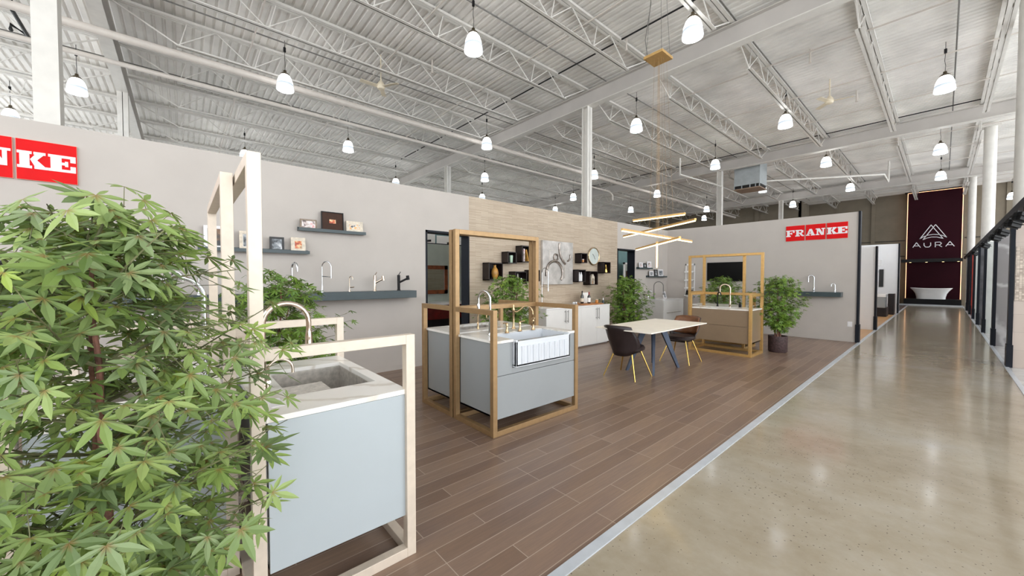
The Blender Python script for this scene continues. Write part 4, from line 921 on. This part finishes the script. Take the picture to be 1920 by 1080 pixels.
def chair(label):
    # faces +Y; origin on floor under the seat centre
    t = thing('dining_chair', label, 'chair', (0, 0, 0), 'leather dining chairs')
    n = 16; rows = 7
    def shell(off, name, mat, v0=0.0):
        mb = MB()
        for j in range(rows):
            v = v0 + (1 - v0) * j / (rows - 1)
            hw = (0.215 + 0.035 * math.sin(PI * min(1, v * 1.15)) + 0.012 * v) - off * 0.5
            for i in range(n + 1):
                u = -1 + 2 * i / n
                z = 0.345 + 0.46 * v + (0.10 * (1 - v) - 0.02 * v) * abs(u) ** 4
                y = -0.245 + off - 0.14 * v ** 1.3 + (0.21 - 0.12 * v) * abs(u) ** 2.4
                mb.v.append((u * hw, y, z))
        for j in range(rows - 1):
            for i in range(n): mb.f.append((j * (n + 1) + i, j * (n + 1) + i + 1, (j + 1) * (n + 1) + i + 1, (j + 1) * (n + 1) + i))
        o = mb.build(name, mat, t, True)
        sd = o.modifiers.new('solid', 'SOLIDIFY'); sd.thickness = 0.02; sd.offset = 0
        return o
    shell(0, 'backrest', 'leather'); shell(0.019, 'back_lining', 'leatherin', 0.3)
    mb = MB(); prof = [(0.0, 0.40), (0.20, 0.40), (0.235, 0.42), (0.24, 0.45), (0.22, 0.475), (0.12, 0.485), (0.0, 0.487)]
    mb = MB().lathe([(max(r, 0.001), z) for r, z in prof], (0, 0.0, 0), 28)
    mb.v = [(x * 1.0, y * 1.02 + (0.03 if y > 0 else 0.0), z) for x, y, z in mb.v]
    mb.build('seat', 'leather', t, True)
    MB().box(-0.15, 0.15, -0.15, 0.15, 0.37, 0.40).build('seat_base', 'black', t)
    for sx in (-1, 1):
        for sy in (-1, 1):
            MB().tube([(sx * 0.14, sy * 0.13, 0.40), (sx * 0.265, sy * 0.25, 0.0)], [0.013, 0.009], 12).build('leg', 'brass', t, True)
    return t
c1 = chair('dark leather chair with brass legs nearest, back to the camera'); c1.location = (-3.17, 5.14, 0); c1.rotation_euler = (0, 0, 0.03)
dup(c1, (-3.1, 6.77, 0), PI, 'dark leather chair at the far end of the table, seat facing camera')

# ------------------------------------------------------------------ chandelier
t = thing('linear_chandelier', 'gold chandelier of five crossing lit bars over the dining table', 'chandelier', (-2.89, 5.46, 4.8))
MB().box(-3.04, -2.74, 5.30, 5.62, 4.80, 4.84).build('canopy', 'goldwarm', t, bevel=0.003)
bars = [((-3.461, 5.746, 2.48), (-2.575, 5.728, 2.48)), ((-3.938, 6.213, 2.285), (-2.177, 5.143, 2.285)), ((-2.924, 4.572, 2.175), (-3.006, 6.958, 2.175)), ((-3.767, 6.373, 2.045), (-2.31, 4.99, 2.045)), ((-2.6, 4.93, 1.994), (-3.3, 6.26, 1.71))]
for k, (a, b) in enumerate(bars):
    a = Vector(a); b = Vector(b); d = (b - a).normalized()
    bb = MB().bar(a, b, 0.03, 0.028).build('light_bar', 'goldwarm', t)
    MB().bar(a + d * 0.01 - Vector((0, 0, 0.02)), b - d * 0.01 - Vector((0, 0, 0.02)), 0.022, 0.014).build('diffuser', 'barlight', bb)
    for s_ in (-0.1, 0.12):
        m_ = (a + b) / 2; m_ = m_ + d * max(-0.4, min(0.4, (Vector((-2.89, 5.46, 0)) - Vector((m_.x, m_.y, 0))).dot(d))) + d * s_
        q = Vector((-2.89 + (m_.x + 2.89) * 0.5, 5.46 + (m_.y - 5.46) * 0.5, 4.80))
        q.x = max(-3.02, min(-2.76, q.x)); q.y = max(5.32, min(5.60, q.y))
        MB().cyl(m_ + Vector((0, 0, 0.01)), q, 0.0014, 5).build('suspension_wire', 'gold', t)
for dx, dy in ((-0.12, -0.13), (0.12, -0.13), (0.12, 0.13)):
    MB().cyl((-2.89 + dx, 5.46 + dy, 4.84), (-2.89 + dx * 0.4, 5.46 + dy * 0.4, 6.4), 0.0025, 6).build('hanging_wire', 'conduit', t)
MB().tube([(-3.0, 5.35, 4.84), (-3.03, 5.33, 5.1), (-2.96, 5.36, 5.6), (-2.98, 5.36, 6.4)], 0.006, 6).build('power_cord', 'conduit', t)

# ------------------------------------------------------------------ maples
def leaf(mb, c, nrm, up, s, rnd, lobes=7, hi=True):
    nrm = nrm.normalized(); d0 = (up - nrm * up.dot(nrm)).normalized(); sd = nrm.cross(d0)
    o = len(mb.v); mb.v.append(tuple(c)); mb.rad.append(0.0)
    angs = [-128, -88, -45, 0, 45, 88, 128] if lobes == 7 else [-105, -52, 0, 52, 105]
    lens = [0.42, 0.74, 0.95, 1.0, 0.95, 0.74, 0.42] if lobes == 7 else [0.6, 0.9, 1.0, 0.9, 0.6]
    for a, L in zip(angs, lens):
        a = math.radians(a + rnd.uniform(-6, 6)); L = L * s * rnd.uniform(0.88, 1.08)
        d = d0 * math.cos(a) + sd * math.sin(a); q = nrm.cross(d)
        w_ = L * (0.13 if hi else 0.17); dr = rnd.uniform(0.03, 0.16) * L
        k = len(mb.v)
        if hi:
            pts = [(0.16, 0.45, -0.0, 0.18), (0.45, 1.0, 0.01, 0.5), (0.74, 0.66, 0.0, 0.78)]
            for (f, wf, h, rr) in pts:
                base = Vector(c) + d * L * f - nrm * dr * f * f
                for sgn in (-1, 0, 1):
                    p = base + q * w_ * wf * sgn - nrm * (w_ * 0.32 * wf if sgn == 0 else 0)
                    mb.v.append(tuple(p)); mb.rad.append(rr if sgn == 0 else rr + 0.12)
            mb.v.append(tuple(Vector(c) + d * L - nrm * dr)); mb.rad.append(1.0)
            mb.f += [(o, k + 0, k + 1), (o, k + 1, k + 2)]
            for j in (0, 3): mb.f += [(k + j, k + j + 3, k + j + 4, k + j + 1), (k + j + 1, k + j + 4, k + j + 5, k + j + 2)]
            mb.f += [(k + 6, k + 9, k + 7), (k + 7, k + 9, k + 8)]
        else:
            base = Vector(c) + d * L * 0.45 - nrm * dr * 0.2
            for sgn in (-1, 1): mb.v.append(tuple(base + q * w_ * sgn)); mb.rad.append(0.5)
            mb.v.append(tuple(Vector(c) + d * L - nrm * dr)); mb.rad.append(1.0)
            mb.f += [(o, k, k + 2), (o, k + 2, k + 1)]
def maple(name, label, loc, z0, z1, rad, seed, nleaf, ls, mat, stems=3, hi=False, pot=(0.165, 0.33), sq=1.0, spread=0.06, group='potted maples', cz=0.5, brfrac=1.0):
    rnd = random.Random(seed)
    t = thing(name, label, 'potted plant', loc, group)
    L = Vector(loc)
    pr_, ph = pot
    MB().lathe([(pr_ * 0.9, 0), (pr_, 0.02), (pr_ * 1.02, ph), (pr_ * 0.93, ph), (pr_ * 0.9, ph - 0.03)], loc, 28).build('pot', 'potdark', t, True)
    MB().lathe([(0.001, ph - 0.03), (pr_ * 0.92, ph - 0.032)], loc, 20, cap=False).build('soil', 'soil', t)
    wood = MB(); fol = MB(); twg = MB()
    H = z1
    paths = []
    for s_ in range(stems):
        a = 2 * PI * s_ / stems + rnd.uniform(-0.4, 0.4); off = 0.04
        p = L + Vector((math.cos(a) * off, math.sin(a) * off, ph - 0.05)); pts = [p]
        lean = Vector((math.cos(a), math.sin(a), 0)) * rnd.uniform(0.3, 1.0) * spread
        top = z0 + (H - z0) * rnd.uniform(0.7, 0.95); k = 9
        for i in range(1, k):
            f = i / (k - 1)
            pts.append(Vector((p.x + lean.x * 3 * f + rnd.uniform(-.012, .012), p.y + lean.y * 3 * f + rnd.uniform(-.012, .012), p.z + (loc[2] + top - p.z) * f)))
        wood.tube(pts, [0.017 * (1 - 0.75 * i / (k - 1)) for i in range(k)], 8); paths.append(pts)
    nb = max(18, int(nleaf / 11))
    for b in range(nb):
        f = (b + rnd.random()) / nb
        pts = paths[b % stems]
        zt = z0 + (z1 - z0) * f  # target height of branch end
        e = (f - cz) / (max(cz, 1 - cz)); rr = rad * math.sqrt(max(0.06, 1 - abs(e) ** 2.4)) * rnd.uniform(0.45, 1.0)
        a = b * 2.399 + rnd.uniform(-0.4, 0.4)
        zs = max(pts[1].z, min(pts[-1].z, loc[2] + zt - rr * rnd.uniform(0.2, 0.7)))
        j = min(range(len(pts)), key=lambda q: abs(pts[q].z - zs)); s0 = pts[j]
        end = Vector((L.x + rr * math.cos(a), L.y + rr * math.sin(a) * sq, loc[2] + zt))
        mid = (s0 + end) / 2 + Vector((0, 0, rnd.uniform(-.02, .05)))
        twg.tube([s0, mid, end], [0.0045, 0.003, 0.0014], 5, cap=False)
        m = int(nleaf / nb)
        for q in range(m):
            g = 0.3 + 0.7 * (q + rnd.random()) / m
            base = s0.lerp(mid, g * 2) if g < 0.5 else mid.lerp(end, g * 2 - 1)
            off = Vector((rnd.gauss(0, 1), rnd.gauss(0, 1), rnd.gauss(0, 0.8))).normalized() * rnd.uniform(0.3, 1.0) * ls * 1.25
            c = base + off
            twg.tube([base, c], [0.0014, 0.001], 3, cap=False)
            outw = Vector((c.x - L.x, c.y - L.y, 0.0))
            if outw.length < 0.01: outw = Vector((1, 0, 0))
            outw.normalize()
            nrm = Vector((0, 0, 0.8)) + outw * 0.45 + Vector((rnd.uniform(-.6, .6), rnd.uniform(-.6, .6), rnd.uniform(-.3, .5)))
            leaf(fol, c, nrm, outw + Vector((rnd.uniform(-.5, .5), rnd.uniform(-.5, .5), -0.25)), ls * rnd.uniform(0.62, 1.1), rnd, 7 if hi else 5, hi)
    wood.build('trunk', 'bark', t, True)
    twg.build('twigs', 'twig', t, True)
    fo = fol.build('foliage', mat, t, False, attr=True)
    return t
maple('potted_maple', 'large maple in the left foreground with pale green leaves', (-1.66, -0.19, 0), 0.42, 1.72, 0.52, 5, 1400, 0.092, 'leafnear', 2, True, (0.15, 0.28), 1.0, 0.03)
maple('potted_maple', 'maple behind the foreground steel sink, before the long wall', (-3.9, 0.64, 0), 0.55, 1.52, 0.62, 11, 1300, 0.076, 'leaffar', 3, True, spread=0.05)
p3 = maple('potted_maple', 'maple by the tiled wall, below the dark cube shelves', (-5.05, 4.35, 0), 0.35, 1.52, 0.68, 23, 1900, 0.078, 'leaffar', 3, spread=0.05)
p4 = maple('potted_maple', 'maple between the white cabinet and the second doorway', (-5.12, 8.25, 0), 0.35, 1.53, 0.70, 31, 2000, 0.078, 'leaffar', 4, spread=0.06)
dup(p3, (-3.82, 10.75, 0), 1.3, 'maple in front of the television, behind the taupe islands')
maple('potted_maple', 'maple in a dark pot beside the taupe island', (-2.2, 9.16, 0), 0.50, 1.55, 0.55, 47, 1700, 0.075, 'leaffar', 4, spread=0.05)

# ------------------------------------------------------------------ room seen through first doorway
XR = -8.2
struct(MB().box(XR - 0.12, XR - 0.002, 3.0, 8.3, 0, 2.34).build('wall_sage', 'sage'))
struct(MB().box(XR - 0.5, XR - 0.38, 2.0, 9.0, 0, 3.0).build('wall_behind_sage', 'teal'))
struct(MB().box(XR - 0.38, XR, 4.0, 8.3, 2.34, 2.36).build('trim_20', 'trimdark'))
t = thing('wall_mirror', 'walnut framed wall mirror seen through the first doorway', 'mirror', (XR, 4.7, 1.12))
MB().box(XR, XR + 0.04, 4.30, 5.01, 1.12, 1.215).box(XR, XR + 0.04, 4.30, 5.01, 1.72, 1.815).box(XR, XR + 0.04, 4.30, 4.39, 1.12, 1.815).box(XR, XR + 0.04, 4.92, 5.01, 1.12, 1.815).build('wood_frame', 'mirrorwood', t)
MB().box(XR, XR + 0.015, 4.38, 4.93, 1.2, 1.73).build('mirror_glass', 'mirror', t)
t = thing('vanity_cabinet', 'dark red vanity with white top seen through the first doorway', 'vanity', (XR + 0.3, 4.8, 0))
MB().box(XR + 0.01, XR + 0.5, 3.6, 5.6, 0.0, 0.55).build('lower_body', 'black', t)
MB().box(XR + 0.01, XR + 0.52, 3.6, 5.6, 0.55, 0.88).build('upper_body', 'redlacq', t)
MB().box(XR, XR + 0.54, 3.58, 5.62, 0.88, 0.93).build('vanity_top', 'white', t)
t = thing('wall_plaque', 'round red plaque on the sage wall through the first doorway', 'plaque', (XR, 5.72, 1.2))
mb = MB(); n = 32
mb.add([(x, 5.75 + 0.2 * math.cos(2 * PI * k / n), 1.51 + 0.3 * math.sin(2 * PI * k / n)) for x in (XR + 0.001, XR + 0.03) for k in range(n)], [tuple(range(n)), tuple(range(n, 2 * n))] + [(k, (k + 1) % n, n + (k + 1) % n, n + k) for k in range(n)])
mb.build('disc', 'redlacq', t)
for y0_, y1_, lb in ((4.2, 4.75, 'left'), (4.8, 5.7, 'right')):
    t = thing('wall_picture', 'white framed print standing on the sage wall top, %s of two' % lb, 'picture', (XR - 0.1, (y0_ + y1_) / 2, 2.36), 'prints above the sage wall')
    MB().box(XR - 0.14, XR - 0.12, y0_, y1_, 2.36, 2.62 - (lb == 'right') * 0.05).build('print', 'mat', t)
    MB().obox((XR - 0.117, (y0_ + y1_) / 2, 2.41), (0.003, 0, 0), (0, 0.16, 0.02), (0, 0, 0.025)).build('dark_shape', 'black', t)
tag(MB().box(XR - 0.36, XR - 0.33, 4.0, 5.4, 2.68, 3.0).build('bamboo_screen', 'bamboo'), 'golden bamboo screen above the sage wall through the doorway', 'screen')

# room through second doorway
XR2 = -8.5
struct(MB().box(XR2 - 0.12, XR2, 11.5, 16.0, 0, 2.9).build('wall_teal', 'teal'))
t = thing('shower_screen', 'white framed glass panel seen through the second doorway', 'glass panel', (XR2 + 0.3, 13.4, 0))
MB().box(XR2 + 0.28, XR2 + 0.32, 12.95, 13.05, 0, 2.12).box(XR2 + 0.28, XR2 + 0.32, 12.95, 14.4, 2.05, 2.12).box(XR2 + 0.28, XR2 + 0.32, 12.95, 14.4, 0, 0.08).build('screen_frame', 'white', t)
MB().box(XR2 + 0.295, XR2 + 0.305, 13.05, 14.4, 0.08, 2.05).build('glass', 'sage', t)
tag(MB().box(XR2 + 0.33, XR2 + 0.36, 13.12, 13.28, 1.0, 1.8).build('wooden_panel', 'mirrorwood'), 'narrow walnut panel seen through the second doorway', 'panel')

# ------------------------------------------------------------------ far left bay
t = thing('vanity_cabinet', 'floating taupe vanity with white basin beyond the far wing wall', 'vanity', (-1.9, 21.5, 0))
MB().box(-2.7, -1.45, 20.4, 21.2, 0.36, 0.78).build('drawer_body', 'lacq2', t)
MB().box(-2.7, -1.43, 20.38, 21.2, 0.78, 0.88).build('basin_top', 'white', t)
MB().box(-2.7, -1.42, 20.6, 21.4, 0.0, 0.36).build('dark_base', 'espresso', t)
tag(MB().box(-1.48, -1.30, 22.0, 22.6, 0.0, 0.86).build('side_cabinet', 'espresso'), 'dark side cabinet behind the floating vanity', 'cabinet')
tag(MB().box(-1.83, -1.69, 22.86, 22.9, 1.13, 1.89).build('mirror_cabinet', 'framedark'), 'slim dark mirror cabinet on the far wing wall', 'mirror')
tag(MB().box(-2.1, -1.75, 22.82, 22.9, 2.05, 2.3).build('wall_lamp', 'white'), 'white box lamp above the slim mirror cabinet', 'lamp')
tag(MB().box(-1.6, -1.53, 15.9, 17.2, 0.0, 0.95).build('tall_cabinet', 'mirrorwood'), 'brown cabinet edge just behind the near wing wall', 'cabinet')

# ------------------------------------------------------------------ AURA display
t = thing('brand_backdrop', 'tall maroon backdrop with white logo at the corridor end', 'backdrop', (-0.38, 32.0, 0))
MB().box(-1.41, 0.64, 31.95, 32.2, 0.35, 6.42).build('maroon_panel', 'maroon', t)
MB().box(-1.435, -1.41, 31.93, 32.0, 0.35, 6.42).box(0.64, 0.665, 31.93, 32.0, 0.35, 6.42).box(-1.41, 0.64, 31.93, 32.0, 6.42, 6.44).build('led_edge', 'glowstrip', t)
MB().box(-1.55, 0.75, 31.9, 32.2, 6.44, 6.49).build('top_cap', 'black', t)
MB().box(-1.62, 0.70, 31.5, 31.95, 2.42, 2.6).build('dark_shelf', 'black', t)
for x in (-1.25, -0.62, 0.0, 0.55):
    MB().cyl((x, 31.75, 2.41), (x, 31.75, 2.42), 0.04, 12).build('downlight', 'barlight', t)
MB().box(-1.45, 0.68, 31.0, 31.95, 0.0, 0.35).build('plinth', 'black', t)
MB().box(-1.6, 0.72, 30.7, 31.0, 0.0, 0.06).build('plinth_step', 'strip', t)
def stroke(name, pts, w_):
    mb = MB()
    for a, b in zip(pts[:-1], pts[1:]):
        a = Vector((a[0], 31.93, a[1])); b = Vector((b[0], 31.93, b[1])); d = (b - a).normalized()
        mb.bar(a - d * w_ * 0.3, b + d * w_ * 0.3, w_, 0.03, up=(0, 1, 0))
    mb.build(name, 'letter', t)
LT = 0.034
for nm, ss in (('letter_a', [[(-1.171, 3.295), (-1.035, 3.557), (-0.874, 3.276)], [(-1.09, 3.372), (-0.945, 3.366)]]),
               ('letter_u', [[(-0.74, 3.511), (-0.738, 3.384), (-0.678, 3.284), (-0.549, 3.276), (-0.483, 3.368), (-0.486, 3.518)]]),
               ('letter_r', [[(-0.307, 3.266), (-0.312, 3.531), (-0.137, 3.533), (-0.08, 3.455), (-0.134, 3.379), (-0.309, 3.376)], [(-0.2, 3.379), (-0.066, 3.261)]]),
               ('letter_a', [[(0.08, 3.281), (0.226, 3.541), (0.384, 3.272)], [(0.156, 3.361), (0.30, 3.352)]])):
    mb = MB()
    for pts in ss:
        for a, b in zip(pts[:-1], pts[1:]):
            a = Vector((a[0], 31.93, a[1])); b = Vector((b[0], 31.93, b[1])); d = (b - a).normalized()
            mb.bar(a - d * LT * 0.3, b + d * LT * 0.3, LT, 0.03, up=(0, 1, 0))
    mb.build(nm, 'letter', t)
mb = MB()
for pts in ([(-0.907, 3.762), (-0.488, 4.52), (-0.026, 3.722)], [(-0.785, 3.707), (-0.321, 4.527), (0.102, 3.781)],
            [(-0.907, 3.762), (-0.764, 3.882), (-0.595, 3.954), (-0.394, 3.981), (-0.194, 3.954), (-0.029, 3.88), (0.102, 3.781)],
            [(-0.785, 3.707), (-0.626, 3.795), (-0.458, 3.837), (-0.258, 3.82), (-0.026, 3.722)]):
    for a, b in zip(pts[:-1], pts[1:]):
        a = Vector((a[0], 31.93, a[1])); b = Vector((b[0], 31.93, b[1])); d = (b - a).normalized()
        mb.bar(a - d * LT * 0.3, b + d * LT * 0.3, LT, 0.03, up=(0, 1, 0))
mb.build('triangle_emblem', 'letter', t)
# tub
t = thing('bathtub', 'white flared freestanding bathtub before the maroon backdrop', 'bathtub', (-0.42, 31.45, 0.35))
mb = MB(); prof = [(0.55, 0.0), (0.56, 0.12), (0.6, 0.3), (0.68, 0.45), (0.80, 0.58), (0.79, 0.595), (0.64, 0.46), (0.55, 0.3), (0.5, 0.08), (0.001, 0.07)]
n = 40
for (r, z) in prof:
    for k in range(n):
        a = 2 * PI * k / n; c_, s_ = math.cos(a), math.sin(a)
        sx = abs(c_) ** 0.6 * (1 if c_ > 0 else -1); sy = abs(s_) ** 0.6 * (1 if s_ > 0 else -1)
        rise = 0.03 * abs(sx) ** 3 if z > 0.5 else 0
        mb.v.append((-0.42 + r * sx, 31.45 + r * 0.48 * sy, 0.35 + z + rise))
for i in range(len(prof) - 1):
    for k in range(n): mb.f.append((i * n + k, i * n + (k + 1) % n, (i + 1) * n + (k + 1) % n, (i + 1) * n + k))
mb.f.append(tuple(range(n))[::-1])
mb.build('tub_shell', 'white', t, True)
MB().lathe([(0.03, 0), (0.03, 0.004)], (-0.42, 31.45, 0.425), 12).build('drain', 'chrome', t)

# track spots under the header rail
def spot(label, y, z=2.36):
    t = thing('track_spotlight', label, 'spotlight', (0.7, y, z), 'black track spotlights')
    MB().cyl((0.74, y, 2.5), (0.74, y, z + 0.04), 0.012, 8).build('stem', 'black', t)
    MB().obox((0.72, y, z), (0.05, 0.05, -0.02), (-0.035, 0.035, 0), (0.012, 0.012, 0.055)).build('lamp_housing', 'black', t, bevel=0.004)
    MB().obox((0.72, y, z), (0.06, 0.06, -0.024), (-0.05, 0.05, 0), (0.001, 0.001, 0.003)).obox((0.72, y, z), (0.06, 0.06, -0.024), (-0.003, 0.003, 0), (0.016, 0.016, 0.07)).build('barn_door', 'black', t)
    MB().obox((0.766, y + 0.046, z - 0.02), (0.006, 0.006, -0.002), (-0.025, 0.025, 0), (0.008, 0.008, 0.04)).build('lens', 'chrome', t)
for i, y in enumerate((8.9, 9.9, 11.6, 13.0, 15.9, 20.6)):
    spot('black track spotlight under the dark rail, %s from the near end' % ORD[i], y)
